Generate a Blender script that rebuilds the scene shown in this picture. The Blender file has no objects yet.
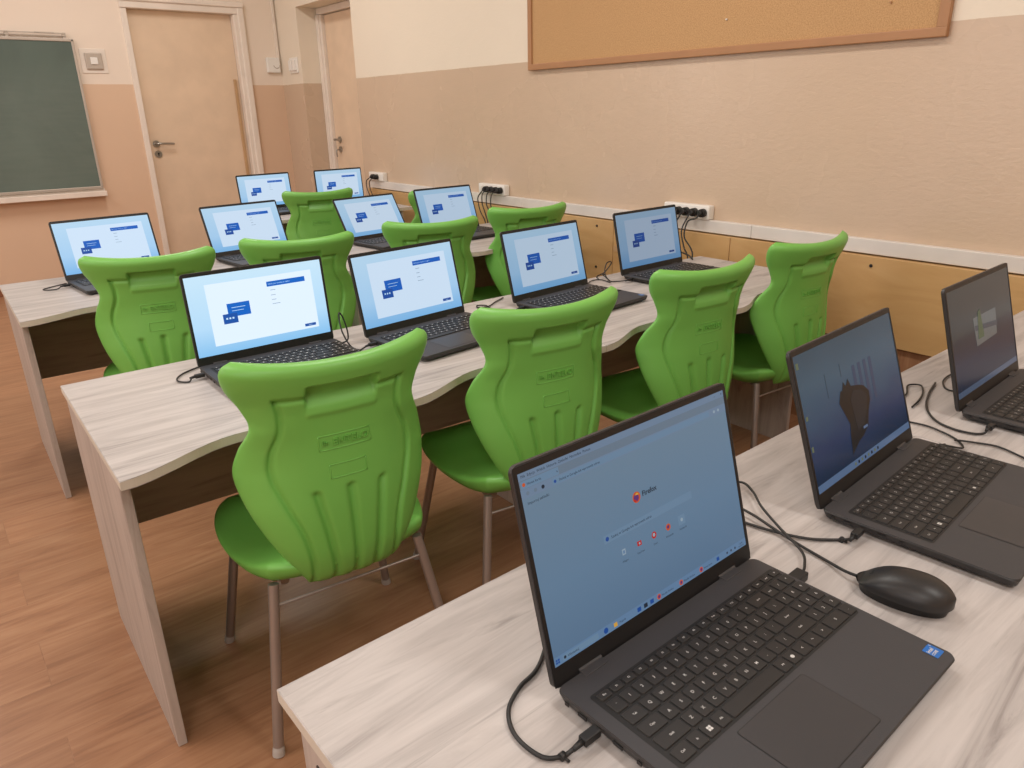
import bpy, bmesh, math, random
from mathutils import Vector, Matrix
from math import sin, cos, pi, radians
random.seed(7)
S = bpy.context.scene
COL = S.collection

# ------------------------------------------------------------------ camera
F_PX, YAW, PIT, ROL, CAM_H = 732.497, 0.673580, 0.356884, -0.0195542, 1.23082
fwd = Vector((sin(YAW)*cos(PIT), cos(YAW)*cos(PIT), -sin(PIT)))
r0 = Vector((cos(YAW), -sin(YAW), 0.0))
u0 = r0.cross(fwd)
rt = r0*cos(ROL) + u0*sin(ROL)
upv = -r0*sin(ROL) + u0*cos(ROL)
cam_data = bpy.data.cameras.new('camera')
cam = bpy.data.objects.new('camera', cam_data); COL.objects.link(cam)
cam_data.sensor_width = 36.0
cam_data.lens = F_PX/1024*36.0
cam_data.clip_start = 0.02
m3 = Matrix((rt, upv, -fwd)).transposed()
cam.matrix_world = Matrix.Translation((0, 0, CAM_H)) @ m3.to_4x4()
S.camera = cam

# ------------------------------------------------------------------ view, world, lights
S.view_settings.view_transform = 'Standard'
S.view_settings.look = 'None'
S.view_settings.gamma = 1.0
S.view_settings.use_curve_mapping = False
S.view_settings.exposure = 0.0
S.cycles.use_denoising = True
S.cycles.max_bounces = 8
S.cycles.diffuse_bounces = 4
S.cycles.sample_clamp_indirect = 4.0
S.cycles.caustics_reflective = False
S.cycles.caustics_refractive = False
world = bpy.data.worlds.new('world'); S.world = world
world.use_nodes = True
world.node_tree.nodes['Background'].inputs[0].default_value = (0.75, 0.85, 1.0, 1)
world.node_tree.nodes['Background'].inputs[1].default_value = 0.3

CEIL = 2.95
XL, XR, YB, YF = -2.25, 2.745, -2.6, 6.5835

def area(name, loc, rot, sx, sy, power, color):
    d = bpy.data.lights.new(name, 'AREA'); d.shape = 'RECTANGLE'; d.size = sx; d.size_y = sy
    d.energy = power; d.color = color
    o = bpy.data.objects.new(name, d); COL.objects.link(o); o.location = loc; o.rotation_euler = rot
    return o
# ceiling lamps of the classroom (three rows of two) and the windows of the left wall
for ix, lx in enumerate((-0.9, 1.3)):
    for iy, ly in enumerate((-0.8, 2.0, 4.9)):
        area('ceiling_lamp', (lx, ly, CEIL-0.06), (0, 0, 0), 0.35, 1.25, 25, (1.0, 0.965, 0.92))
for wy, ww in ((-0.6, 1.6), (2.45, 1.5), (5.8, 1.2)):
    area('window_daylight', (XL+0.04, wy, 1.65), (0, radians(-90), 0), 1.5, ww, 12*ww, (0.93, 0.96, 1.0))

# ------------------------------------------------------------------ material helpers
def lin(c):
    c = c/255.0
    return c/12.92 if c <= 0.04045 else ((c+0.055)/1.055)**2.4
def rgb(r, g, b): return (lin(r), lin(g), lin(b), 1.0)
class NT:
    def __init__(s, name):
        s.m = bpy.data.materials.new(name); s.m.use_nodes = True
        s.t = s.m.node_tree; s.b = s.t.nodes['Principled BSDF']
    def n(s, typ, **kw):
        x = s.t.nodes.new(typ)
        for k, v in kw.items(): setattr(x, k, v)
        return x
    def l(s, a, b): s.t.links.new(a, b)
    def coords(s, kind='Object', scale=(1, 1, 1), rot=(0, 0, 0)):
        tc = s.n('ShaderNodeTexCoord'); mp = s.n('ShaderNodeMapping')
        mp.inputs['Scale'].default_value = scale; mp.inputs['Rotation'].default_value = rot
        s.l(tc.outputs[kind], mp.inputs['Vector']); return mp.outputs['Vector']
    def noise(s, vec, scale, detail=3, rough=0.5, dist=0.0):
        x = s.n('ShaderNodeTexNoise'); x.inputs['Scale'].default_value = scale
        x.inputs['Detail'].default_value = detail; x.inputs['Roughness'].default_value = rough
        x.inputs['Distortion'].default_value = dist
        s.l(vec, x.inputs['Vector']); return x.outputs['Fac']
    def ramp(s, fac, stops):
        x = s.n('ShaderNodeValToRGB'); e = x.color_ramp.elements
        while len(e) < len(stops): e.new(0.5)
        for i, (p, c) in enumerate(stops): e[i].position = p; e[i].color = c
        s.l(fac, x.inputs['Fac']); return x.outputs['Color']
    def mix(s, fac, a, b, mode='MIX'):
        x = s.n('ShaderNodeMix', data_type='RGBA', blend_type=mode)
        for sock, val in ((x.inputs[0], fac), (x.inputs[6], a), (x.inputs[7], b)):
            if isinstance(val, (int, float)): sock.default_value = val
            elif isinstance(val, tuple): sock.default_value = val
            else: s.l(val, sock)
        return x.outputs[2]
    def math(s, op, a, b=None, c=None):
        x = s.n('ShaderNodeMath', operation=op)
        for i, val in enumerate((a, b, c)):
            if val is None: continue
            if isinstance(val, (int, float)): x.inputs[i].default_value = val
            else: s.l(val, x.inputs[i])
        return x.outputs[0]
    def bump(s, h, strength, dist):
        x = s.n('ShaderNodeBump'); x.inputs['Strength'].default_value = strength
        x.inputs['Distance'].default_value = dist; s.l(h, x.inputs['Height'])
        s.l(x.outputs['Normal'], s.b.inputs['Normal'])
    def color(s, c):
        if isinstance(c, tuple): s.b.inputs['Base Color'].default_value = c
        else: s.l(c, s.b.inputs['Base Color'])
    def set(s, **kw):
        for k, v in kw.items(): s.b.inputs[k.replace('_', ' ')].default_value = v
def plain(name, col, rough=0.5, metal=0.0, spec=0.5, var=0.05, bump=0.0, bscale=300):
    t = NT(name); v = t.coords('Object')
    f = t.noise(v, 6, 3)
    dark = tuple(x*(1-var) for x in col[:3])+(1,); lite = tuple(min(1, x*(1+var)) for x in col[:3])+(1,)
    t.color(t.ramp(f, [(0.3, dark), (0.7, lite)]))
    t.set(Roughness=rough, Metallic=metal, Specular_IOR_Level=spec)
    if bump: t.bump(t.noise(v, bscale, 2), bump, 0.001)
    return t.m

def wall_material(name, low, high, gloss, split=1.475):
    t = NT(name); v = t.coords('Object')
    sep = t.n('ShaderNodeSeparateXYZ'); t.l(v, sep.inputs[0])
    wob = t.math('MULTIPLY', t.math('SUBTRACT', t.noise(v, 9, 3), 0.5), 0.006)
    above = t.math('GREATER_THAN', t.math('ADD', sep.outputs['Z'], wob), split)
    n1 = t.noise(v, 1.3, 4, 0.6)
    lowc = t.ramp(n1, [(0.3, tuple(x*0.95 for x in low[:3])+(1,)), (0.7, low)])
    highc = t.ramp(n1, [(0.3, tuple(x*0.97 for x in high[:3])+(1,)), (0.7, high)])
    t.color(t.mix(above, lowc, highc))
    r = t.math('ADD', t.math('MULTIPLY', t.noise(v, 3, 3), 0.14), gloss)
    r = t.math('ADD', r, t.math('MULTIPLY', above, 0.35))
    t.l(r, t.b.inputs['Roughness'])
    vs = t.coords('Object', (1, 1, 2.6))
    h = t.math('ADD', t.noise(vs, 28, 4, 0.6, 0.6), t.math('MULTIPLY', t.noise(v, 5, 3, 0.5, 1.0), 1.6))
    t.bump(h, 0.42, 0.0020)
    return t.m
def floor_material():
    t = NT('laminate_floor'); v = t.coords('Object')
    br = t.n('ShaderNodeTexBrick'); t.l(v, br.inputs['Vector'])
    br.offset = 0.37; br.inputs['Scale'].default_value = 1.0
    br.inputs['Brick Width'].default_value = 1.29; br.inputs['Row Height'].default_value = 0.193
    br.inputs['Mortar Size'].default_value = 0.0012; br.inputs['Mortar Smooth'].default_value = 0.3
    br.inputs['Color1'].default_value = (0.0, 0, 0, 1); br.inputs['Color2'].default_value = (1, 1, 1, 1)
    br.inputs['Mortar'].default_value = (0.5, 0.5, 0.5, 1)
    vs = t.n('ShaderNodeVectorMath', operation='ADD'); t.l(v, vs.inputs[0])
    sh = t.n('ShaderNodeVectorMath', operation='SCALE'); t.l(br.outputs['Color'], sh.inputs[0]); sh.inputs['Scale'].default_value = 3.7
    t.l(sh.outputs[0], vs.inputs[1])
    mp = t.n('ShaderNodeMapping'); mp.inputs['Scale'].default_value = (1.6, 15, 1); t.l(vs.outputs[0], mp.inputs['Vector'])
    grain = t.noise(mp.outputs[0], 2.2, 6, 0.62, 0.9)
    mp2 = t.n('ShaderNodeMapping'); mp2.inputs['Scale'].default_value = (5, 120, 1); t.l(vs.outputs[0], mp2.inputs['Vector'])
    fine = t.noise(mp2.outputs[0], 2, 3, 0.6)
    c = t.ramp(grain, [(0.25, rgb(138, 98, 72)), (0.45, rgb(160, 117, 87)), (0.62, rgb(172, 130, 98)), (0.8, rgb(182, 142, 110))])
    c = t.mix(t.math('MULTIPLY', fine, 0.22), c, rgb(122, 80, 54))
    tone = t.ramp(br.outputs['Color'], [(0.0, (0.92, 0.92, 0.92, 1)), (1.0, (1.04, 1.03, 1.02, 1))])
    c = t.mix(1.0, c, tone, 'MULTIPLY')
    c = t.mix(t.math('MULTIPLY', br.outputs['Fac'], 0.15), c, rgb(84, 52, 34))
    t.color(c); t.set(Roughness=0.36, Specular_IOR_Level=0.4)
    t.bump(t.math('SUBTRACT', t.math('MULTIPLY', fine, 0.3), br.outputs['Fac']), 0.25, 0.001)
    return t.m
def desk_wood(name, axis, base, streak):
    # pale oak laminate: thin grey streaks along the grain
    t = NT(name)
    sc = {'x': (1.1, 13, 13), 'z': (13, 13, 1.1)}[axis]
    sf = {'x': (5, 110, 110), 'z': (110, 110, 5)}[axis]
    v = t.coords('Object', sc); w = t.coords('Object', sf)
    g = t.noise(v, 1.7, 7, 0.66, 1.2); f = t.noise(w, 1.5, 3, 0.6)
    k = t.noise(t.coords('Object', tuple(x*0.55 for x in sc)), 2.3, 5, 0.6, 2.2)
    c = t.ramp(g, [(0.28, streak), (0.42, tuple((a*0.35+b*0.65) for a, b in zip(streak, base))), (0.56, base), (0.75, tuple(min(1, x*1.06) for x in base[:3])+(1,))])
    c = t.mix(t.ramp(k, [(0.30, (0.55, 0.55, 0.55, 1)), (0.40, (0, 0, 0, 1))]), c, tuple(x*0.62 for x in streak[:3])+(1,))
    c = t.mix(t.math('MULTIPLY', f, 0.34), c, streak)
    t.color(c); t.set(Roughness=0.48, Specular_IOR_Level=0.35)
    t.bump(f, 0.08, 0.0006)
    return t.m
def ply_material():
    t = NT('varnished_plywood'); v = t.coords('Object', (1, 1.2, 5))
    g = t.noise(v, 2.2, 5, 0.6, 0.8); b = t.noise(t.coords('Object'), 1.1, 3)
    c = t.ramp(g, [(0.25, rgb(190, 150, 98)), (0.5, rgb(206, 168, 116)), (0.75, rgb(216, 181, 131))])
    c = t.mix(t.ramp(b, [(0.4, (0.4, 0.4, 0.4, 1)), (0.6, (0, 0, 0, 1))]), c, rgb(188, 146, 94))
    t.color(c); t.set(Roughness=0.38)
    return t.m
def chalk_material():
    t = NT('green_chalkboard'); v = t.coords('Object'); n = t.noise(v, 1.6, 5, 0.6, 0.7)
    sep = t.n('ShaderNodeSeparateXYZ'); t.l(v, sep.inputs[0])
    smear = t.noise(t.coords('Object', (2, 2, 12)), 2, 4)
    c = t.ramp(n, [(0.3, rgb(84, 98, 90)), (0.7, rgb(98, 114, 105))])
    dust = t.math('MULTIPLY', smear, t.ramp(sep.outputs['Z'], [(0.70, (1, 1, 1, 1)), (0.95, (0, 0, 0, 1))]))
    c = t.mix(t.math('MULTIPLY', dust, 0.5), c, rgb(120, 130, 122))
    t.color(c); t.set(Roughness=0.6); return t.m
def cork_material():
    t = NT('cork'); v = t.coords('Object')
    f = t.noise(v, 220, 3, 0.7); g = t.noise(v, 2.5, 4)
    c = t.ramp(f, [(0.3, rgb(170, 130, 86)), (0.55, rgb(198, 158, 112)), (0.75, rgb(212, 175, 130))])
    c = t.mix(t.math('MULTIPLY', g, 0.3), c, rgb(184, 143, 98))
    t.color(c); t.set(Roughness=0.85); t.bump(f, 0.3, 0.001); return t.m
def chair_material():
    t = NT('green_plastic'); v = t.coords('Object')
    n = t.noise(v, 3, 3)
    t.color(t.ramp(n, [(0.3, rgb(114, 180, 80)), (0.7, rgb(120, 186, 87))]))
    t.set(Roughness=0.40, Specular_IOR_Level=0.45)
    t.bump(t.noise(v, 420, 2, 0.6), 0.12, 0.0006)
    return t.m
def emis(name, col, strength, rough=0.35):
    m = bpy.data.materials.new(name); m.use_nodes = True
    b = m.node_tree.nodes['Principled BSDF']
    b.inputs['Base Color'].default_value = (0.01, 0.011, 0.013, 1); b.inputs['Roughness'].default_value = rough
    b.inputs['Specular IOR Level'].default_value = 0.22
    b.inputs['Emission Color'].default_value = col; b.inputs['Emission Strength'].default_value = strength
    return m
def emis_grad(name, stops, axis, strength, rough=0.3, scale=4.4, noise_amt=0.0):
    # a screen picture whose colour runs along the screen
    t = NT(name); tc = t.n('ShaderNodeTexCoord')
    sep = t.n('ShaderNodeSeparateXYZ'); t.l(tc.outputs['UV'], sep.inputs[0])
    f = sep.outputs[axis]
    if noise_amt:
        f = t.math('ADD', f, t.math('MULTIPLY', t.math('SUBTRACT', t.noise(tc.outputs['UV'], 3, 3), 0.5), noise_amt))
    c = t.ramp(f, stops)
    t.color((0.01, 0.011, 0.013, 1)); t.set(Roughness=rough, Specular_IOR_Level=0.22)
    t.l(c, t.b.inputs['Emission Color']); t.b.inputs['Emission Strength'].default_value = strength
    return t.m

M = {}
M['wall_right'] = wall_material('painted_plaster_right', rgb(208, 184, 160), rgb(236, 224, 206), 0.20)
M['wall_front'] = wall_material('painted_plaster_front', rgb(226, 194, 166), rgb(240, 224, 208), 0.34)
M['ceiling'] = plain('ceiling_paint', rgb(238, 234, 226), 0.9)
M['floor'] = floor_material()
M['top'] = desk_wood('pale_oak_top', 'x', rgb(197, 190, 186), rgb(138, 131, 128))
M['panel'] = desk_wood('pale_oak_panel', 'z', rgb(184, 172, 163), rgb(142, 130, 122))
M['panelx'] = desk_wood('pale_oak_board', 'x', rgb(180, 164, 152), rgb(140, 124, 114))
M['edge'] = plain('edge_band', rgb(202, 194, 180), 0.5)
M['ply'] = ply_material()
M['chair'] = chair_material()
M['metal'] = plain('painted_steel_tube', rgb(158, 146, 138), 0.38, 0.55)
M['glide'] = plain('clear_glide', rgb(176, 170, 164), 0.35)
M['laptop'] = plain('charcoal_plastic', rgb(62, 61, 63), 0.52, 0.0, 0.4, 0.03, 0.15, 900)
M['laptop_edge'] = plain('charcoal_edge', rgb(44, 42, 42), 0.42)
M['bezel'] = plain('black_bezel', rgb(24, 24, 25), 0.45)
M['key'] = plain('black_keys', rgb(46, 44, 43), 0.5, 0, 0.35)
M['keywell'] = plain('key_well', rgb(28, 27, 27), 0.6)
M['legend'] = plain('key_legend', rgb(205, 203, 200), 0.5)
M['pad'] = plain('touchpad_surface', rgb(56, 55, 57), 0.42)
M['line'] = plain('dark_line', rgb(30, 29, 29), 0.5)
M['sticker'] = plain('blue_sticker', rgb(22, 100, 178), 0.3)
M['white'] = plain('white_plastic', rgb(236, 232, 226), 0.35)
M['trunk'] = plain('white_trunking', rgb(222, 216, 210), 0.4)
M['black'] = plain('black_rubber', rgb(30, 29, 29), 0.5)
M['mouse'] = plain('black_mouse', rgb(34, 33, 33), 0.42, 0, 0.5)
M['mouse2'] = plain('black_mouse_side', rgb(22, 21, 21), 0.5)
M['door'] = plain('cream_door', rgb(229, 204, 177), 0.5)
M['frame'] = plain('white_frame', rgb(234, 222, 210), 0.45)
M['strip'] = plain('wooden_strip', rgb(192, 156, 116), 0.5)
M['steel'] = plain('door_steel', rgb(170, 165, 158), 0.3, 0.85)
M['chalk'] = chalk_material()
M['cork'] = cork_material()
M['corkframe'] = plain('cork_frame', rgb(172, 126, 88), 0.5)
M['brown'] = plain('brown_skirting', rgb(140, 88, 58), 0.5)
M['alu'] = plain('board_rail', rgb(190, 178, 166), 0.4, 0.3)

# ------------------------------------------------------------------ mesh helpers
def link(name, me, parent=None, mats=()):
    o = bpy.data.objects.new(name, me); COL.objects.link(o)
    if parent: o.parent = parent
    for m in mats: me.materials.append(m)
    return o
def obj(name, bm, mats, parent=None, smooth=False, sharp=None):
    me = bpy.data.meshes.new(name); bm.normal_update(); bm.to_mesh(me); bm.free()
    if not isinstance(mats, (list, tuple)): mats = [mats]
    o = link(name, me, parent, mats)
    if smooth:
        for p in me.polygons: p.use_smooth = True
        if sharp: me.set_sharp_from_angle(angle=radians(sharp))
    return o
def tag(o, label=None, cat=None, group=None, kind=None):
    for k, v in (('label', label), ('category', cat), ('group', group), ('kind', kind)):
        if v: o[k] = v
    return o
def empty(name, loc, rz=0, label=None, cat=None, group=None):
    o = bpy.data.objects.new(name, None); COL.objects.link(o); o.location = loc; o.rotation_euler = (0, 0, rz)
    o.empty_display_size = 0.05
    return tag(o, label, cat, group)
def box(bm, x0, x1, y0, y1, z0, z1, mi=0, bev=0.0, seg=2, mat=None):
    vs = [bm.verts.new(p) for p in ((x0,y0,z0),(x1,y0,z0),(x1,y1,z0),(x0,y1,z0),(x0,y0,z1),(x1,y0,z1),(x1,y1,z1),(x0,y1,z1))]
    fs = [bm.faces.new([vs[i] for i in q]) for q in ((3,2,1,0),(4,5,6,7),(0,1,5,4),(1,2,6,5),(2,3,7,6),(3,0,4,7))]
    for f in fs: f.material_index = mi
    if bev:
        es = list({e for f in fs for e in f.edges})
        r = bmesh.ops.bevel(bm, geom=es, offset=bev, segments=seg, affect='EDGES', profile=0.5)
        fs = list(set(r['faces']) | {f for f in fs if f.is_valid})
        for f in fs: f.material_index = mi
        vs = list({v for f in fs for v in f.verts})
    if mat: bmesh.ops.transform(bm, matrix=mat, verts=vs)
    return fs
def cyl(bm, p0, p1, r0_, r1_=None, n=16, cap=True, mi=0):
    p0, p1 = Vector(p0), Vector(p1); r1_ = r0_ if r1_ is None else r1_
    d = (p1-p0).normalized(); a = d.orthogonal().normalized(); b = d.cross(a)
    A = [bm.verts.new(p0+(a*cos(2*pi*i/n)+b*sin(2*pi*i/n))*r0_) for i in range(n)]
    B = [bm.verts.new(p1+(a*cos(2*pi*i/n)+b*sin(2*pi*i/n))*r1_) for i in range(n)]
    for i in range(n):
        f = bm.faces.new((A[i], A[(i+1) % n], B[(i+1) % n], B[i])); f.material_index = mi; f.smooth = True
    if cap:
        for q in (A[::-1], B): bm.faces.new(q).material_index = mi
def spline(pts, k=8):
    P = [Vector(p) for p in pts]; P = [P[0]*2-P[1]]+P+[P[-1]*2-P[-2]]; out = []
    for i in range(1, len(P)-2):
        a, b, c, d = P[i-1:i+3]
        for j in range(k):
            t = j/k
            out.append(0.5*((2*b)+(c-a)*t+(2*a-5*b+4*c-d)*t*t+(3*b-a-3*c+d)*t**3))
    out.append(P[-2]); return out
def tube(bm, pts, r, n=10, mi=0, smooth_path=True, k=8):
    P = spline(pts, k) if smooth_path else [Vector(p) for p in pts]
    nor = None; rings = []
    for i, p in enumerate(P):
        t = (P[min(i+1, len(P)-1)]-P[max(i-1, 0)])
        if t.length < 1e-9: t = Vector((0, 0, 1))
        t.normalize()
        nor = t.orthogonal().normalized() if nor is None else (nor-t*nor.dot(t)).normalized()
        b = t.cross(nor)
        rings.append([bm.verts.new(p+(nor*cos(2*pi*j/n)+b*sin(2*pi*j/n))*r) for j in range(n)])
    for A, B in zip(rings, rings[1:]):
        for j in range(n):
            f = bm.faces.new((A[j], A[(j+1) % n], B[(j+1) % n], B[j])); f.smooth = True; f.material_index = mi
    bm.faces.new(rings[0][::-1]).material_index = mi; bm.faces.new(rings[-1]).material_index = mi
def prism(bm, outline, z0, z1, mi_side=0, mi_top=0):
    A = [bm.verts.new((x, y, z0)) for x, y in outline]; B = [bm.verts.new((x, y, z1)) for x, y in outline]
    n = len(outline)
    for i in range(n):
        bm.faces.new((A[i], A[(i+1) % n], B[(i+1) % n], B[i])).material_index = mi_side
    bm.faces.new(A[::-1]).material_index = mi_top; bm.faces.new(B).material_index = mi_top
def rrect(x0, x1, y0, y1, r, n=5):
    out = []
    for cx, cy, a in ((x1-r, y1-r, 0), (x0+r, y1-r, 90), (x0+r, y0+r, 180), (x1-r, y0+r, 270)):
        for i in range(n+1):
            t = radians(a+90*i/n); out.append((cx+r*cos(t), cy+r*sin(t)))
    return out
_tc = {}
def text_geo(s, size, bold=0.0):
    key = (s, round(size, 5), bold)
    if key in _tc: return _tc[key]
    cu = bpy.data.curves.new('t', 'FONT'); cu.body = s; cu.size = size; cu.align_x = 'CENTER'; cu.align_y = 'CENTER'
    cu.resolution_u = 2; cu.offset = bold
    o = bpy.data.objects.new('t', cu); me = o.to_mesh()
    vs = [tuple(v.co) for v in me.vertices]; fs = [tuple(p.vertices) for p in me.polygons]
    o.to_mesh_clear(); bpy.data.objects.remove(o); bpy.data.curves.remove(cu)
    _tc[key] = (vs, fs); return _tc[key]
def put_text(bm, s, size, fn, mi=0, bold=0.0, align='c'):
    vs, fs = text_geo(s, size, bold)
    off = 0
    if align == 'l' and vs: off = -min(v[0] for v in vs)
    V = [bm.verts.new(fn(v[0]+off, v[1])) for v in vs]
    for f in fs:
        try: bm.faces.new([V[i] for i in f]).material_index = mi
        except ValueError: pass
def copy_tree(o, parent=None):
    c = o.copy(); COL.objects.link(c)
    if parent: c.parent = parent
    for ch in list(o.children): copy_tree(ch, c)
    return c
def struct(name, bm, mats, **kw):
    return tag(obj(name, bm, mats, **kw), kind='structure')

# ------------------------------------------------------------------ the room
AW = -0.0054   # the right wall is not quite parallel to the desks
def rw(y, x=XR): return x - sin(AW)*y
bm = bmesh.new(); box(bm, XL-0.2, XR+1.0, YB-0.2, YF+0.5, -0.12, 0.0); struct('floor', bm, M['floor'])
bm = bmesh.new(); box(bm, XL-0.2, XR+1.0, YB-0.2, YF+0.5, CEIL, CEIL+0.12); struct('ceiling', bm, M['ceiling'])
bm = bmesh.new(); box(bm, XL-0.15, XL, YB-0.2, YF, 0, CEIL); struct('wall_left', bm, M['wall_front'])
bm = bmesh.new(); box(bm, XL-0.2, XR+0.6, YB-0.15, YB, 0, CEIL); struct('wall_back', bm, M['wall_front'])
# front wall with its door opening
D1X0, D1X1, D1T = 1.575, 2.495, 2.085
bm = bmesh.new()
for a in ((XL-0.15, D1X0, 0, CEIL), (D1X1, XR+0.6, 0, CEIL), (D1X0, D1X1, D1T, CEIL)):
    box(bm, a[0], a[1], YF, YF+0.22, a[2], a[3])
struct('wall_front', bm, M['wall_front'])
# right wall: long plane, then the doorway recess, then the short far piece
Y2A, Y2B, D2T = 5.235, 6.165, 2.04
def wall_slab(bm, ya, yb, z0, z1, th=0.45):
    vs = [bm.verts.new(p) for p in ((rw(ya), ya, z0), (XR+th, ya, z0), (XR+th, yb, z0), (rw(yb), yb, z0),
                                     (rw(ya), ya, z1), (XR+th, ya, z1), (XR+th, yb, z1), (rw(yb), yb, z1))]
    for q in ((3,2,1,0),(4,5,6,7),(0,1,5,4),(1,2,6,5),(2,3,7,6),(3,0,4,7)): bm.faces.new([vs[i] for i in q])
bm = bmesh.new()
wall_slab(bm, YB-0.15, Y2A, 0, CEIL); wall_slab(bm, Y2B, YF, 0, CEIL); wall_slab(bm, Y2A, Y2B, D2T, CEIL)
bmesh.ops.recalc_face_normals(bm, faces=bm.faces)
struct('wall_right', bm, M['wall_right'])
# skirting
bm = bmesh.new(); box(bm, XL, D1X0, YF-0.015, YF, 0, 0.085, bev=0.003); struct('baseboard_front', bm, M['brown'])
bm = bmesh.new(); box(bm, D1X1, rw(YF), YF-0.015, YF, 0, 0.085, bev=0.003); struct('baseboard_front', bm, M['brown'])
# lower cladding of the right wall, laid with the floor's laminate
def wall_board(bm, x, ya, yb, z0, z1, th, mi=0, bev=0.0):
    fs = box(bm, -th, -0.0008, ya, yb, z0, z1, mi, bev)
    vs = {v for f in fs for v in f.verts}
    for v_ in vs: v_.co.x += rw(v_.co.y, x)
bm = bmesh.new(); wall_board(bm, XR, -2.4, 5.1, 0, 0.39, 0.034); struct('trim_1', bm, M['floor'])

# door in the front wall: frame, leaf, handle, keyhole plate, wooden edge strip
fr = bmesh.new()
box(fr, D1X0-0.004, D1X0+0.038, YF-0.02, YF+0.119, 0, D1T-0.079, bev=0.004)
box(fr, D1X1-0.085, D1X1-0.001, YF-0.029, YF+0.02, 0, D1T-0.079, bev=0.008)
box(fr, D1X1-0.05, D1X1+0.001, YF-0.042, YF-0.01, 0, D1T-0.0305, bev=0.008)
box(fr, D1X1-0.084, D1X1-0.002, YF+0.001, YF+0.118, 0, D1T-0.08)
box(fr, D1X0-0.005, D1X1+0.002, YF-0.03, YF+0.12, D1T-0.078, D1T, bev=0.006)
box(fr, D1X0-0.01, D1X1+0.005, YF-0.045, YF, D1T-0.03, D1T+0.01, bev=0.008)
d1 = empty('door_1', (D1X0+0.04, YF, 0)); d1['kind'] = 'structure'
def rel(o, root):
    o.data.transform(Matrix.Translation(-Vector(root.location)))
    o.parent = root; return o
rel(obj('door_frame', fr, M['frame']), d1)
bm = bmesh.new(); box(bm, D1X0+0.038, D1X1-0.085, YF+0.045, YF+0.085, 0.005, D1T-0.078, bev=0.003)
rel(obj('door_leaf', bm, M['door']), d1)
def handle(cx, y, z, s=1):
    bm = bmesh.new()
    cyl(bm, (cx, y, z), (cx, y-0.010, z), 0.026, n=20)
    cyl(bm, (cx, y, z), (cx, y-0.055, z), 0.009, n=12)
    tube(bm, [(cx, y-0.05, z), (cx+s*0.03, y-0.056, z+0.002), (cx+s*0.08, y-0.056, z), (cx+s*0.125, y-0.052, z-0.004)], 0.0085)
    return bm
rel(obj('door_handle', handle(1.672, YF+0.045, 1.035), M['steel'], smooth=True, sharp=40), d1)
bm = bmesh.new(); cyl(bm, (1.676, YF+0.045, 0.955), (1.676, YF+0.037, 0.955), 0.027, n=20)
cyl(bm, (1.676, YF+0.037, 0.958), (1.676, YF+0.0355, 0.958), 0.007, n=12, mi=1)
box(bm, 1.673, 1.679, YF+0.0355, YF+0.037, 0.94, 0.958, 1)
rel(obj('keyhole_plate', bm, [M['steel'], M['black']]), d1)
bm = bmesh.new(); box(bm, 2.365, 2.388, YF+0.028, YF+0.046, 0.55, 1.52, bev=0.004)
rel(obj('wooden_strip', bm, M['strip']), d1)

# second door, deep in the right wall's recess
X2 = XR+0.225
d2 = empty('door_2', (X2, Y2A, 0)); d2['kind'] = 'structure'
fr = bmesh.new()
box(fr, X2-0.02, X2+0.05, Y2B-0.075, Y2B-0.001, 0, D2T-0.051, bev=0.006)
box(fr, X2-0.02, X2+0.05, Y2A+0.001, Y2A+0.1, 0, D2T-0.051, bev=0.006)
box(fr, X2-0.021, X2+0.05, Y2A+0.001, Y2B-0.001, D2T-0.05, D2T-0.001, bev=0.006)
box(fr, X2-0.035, X2-0.01, Y2B-0.05, Y2B-0.002, 0, D2T-0.052, bev=0.006)
rel(obj('door_frame', fr, M['frame']), d2)
bm = bmesh.new(); box(bm, X2+0.01, X2+0.05, Y2A+0.1, Y2B-0.078, 0.005, D2T-0.055, bev=0.003)
rel(obj('door_leaf', bm, M['door']), d2)
bm = bmesh.new(); cyl(bm, (X2+0.012, 6.0, 1.03), (X2, 6.0, 1.03), 0.025, n=18); cyl(bm, (X2, 6.0, 1.03), (X2-0.045, 6.0, 1.03), 0.009, n=12)
tube(bm, [(X2-0.045, 6.0, 1.03), (X2-0.05, 5.97, 1.032), (X2-0.048, 5.90, 1.03)], 0.0085)
rel(obj('door_handle', bm, M['steel'], smooth=True, sharp=40), d2)
bm = bmesh.new(); cyl(bm, (X2+0.012, 6.0, 0.95), (X2, 6.0, 0.95), 0.025, n=18)
tube(bm, [(X2, 6.0, 0.95), (X2-0.03, 6.0, 0.945), (X2-0.034, 6.0, 0.92), (X2-0.03, 6.0, 0.89)], 0.006)
rel(obj('keyhole_plate', bm, M['steel'], smooth=True, sharp=40), d2)

# chalkboard with its rails and tray
cb = empty('chalkboard', (-0.2, YF, 0.7), 0, 'large dark green chalkboard with thin frame and chalk tray, left of the cream door', 'chalkboard')
BX0, BX1, BZ0, BZ1 = -1.75, 1.213, 0.735, 1.775
bm = bmesh.new(); box(bm, BX0+0.012, BX1-0.014, YF-0.03, YF-0.004, BZ0, BZ1-0.012)
rel(obj('board_surface', bm, M['chalk']), cb)
bm = bmesh.new()
box(bm, BX0, BX1, YF-0.036, YF-0.002, BZ1-0.016, BZ1+0.004, bev=0.003)
box(bm, BX1-0.016, BX1+0.002, YF-0.036, YF-0.002, BZ0, BZ1, bev=0.003); box(bm, BX0-0.002, BX0+0.014, YF-0.036, YF-0.002, BZ0, BZ1, bev=0.003)
box(bm, BX0, BX1, YF-0.036, YF-0.002, BZ0-0.012, BZ0+0.01, bev=0.003)
rel(obj('frame', bm, M['alu']), cb)
bm = bmesh.new()
for z in (BZ1+0.018, BZ1+0.034): box(bm, BX0, BX1-0.04, YF-0.034, YF-0.024, z, z+0.006)
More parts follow.
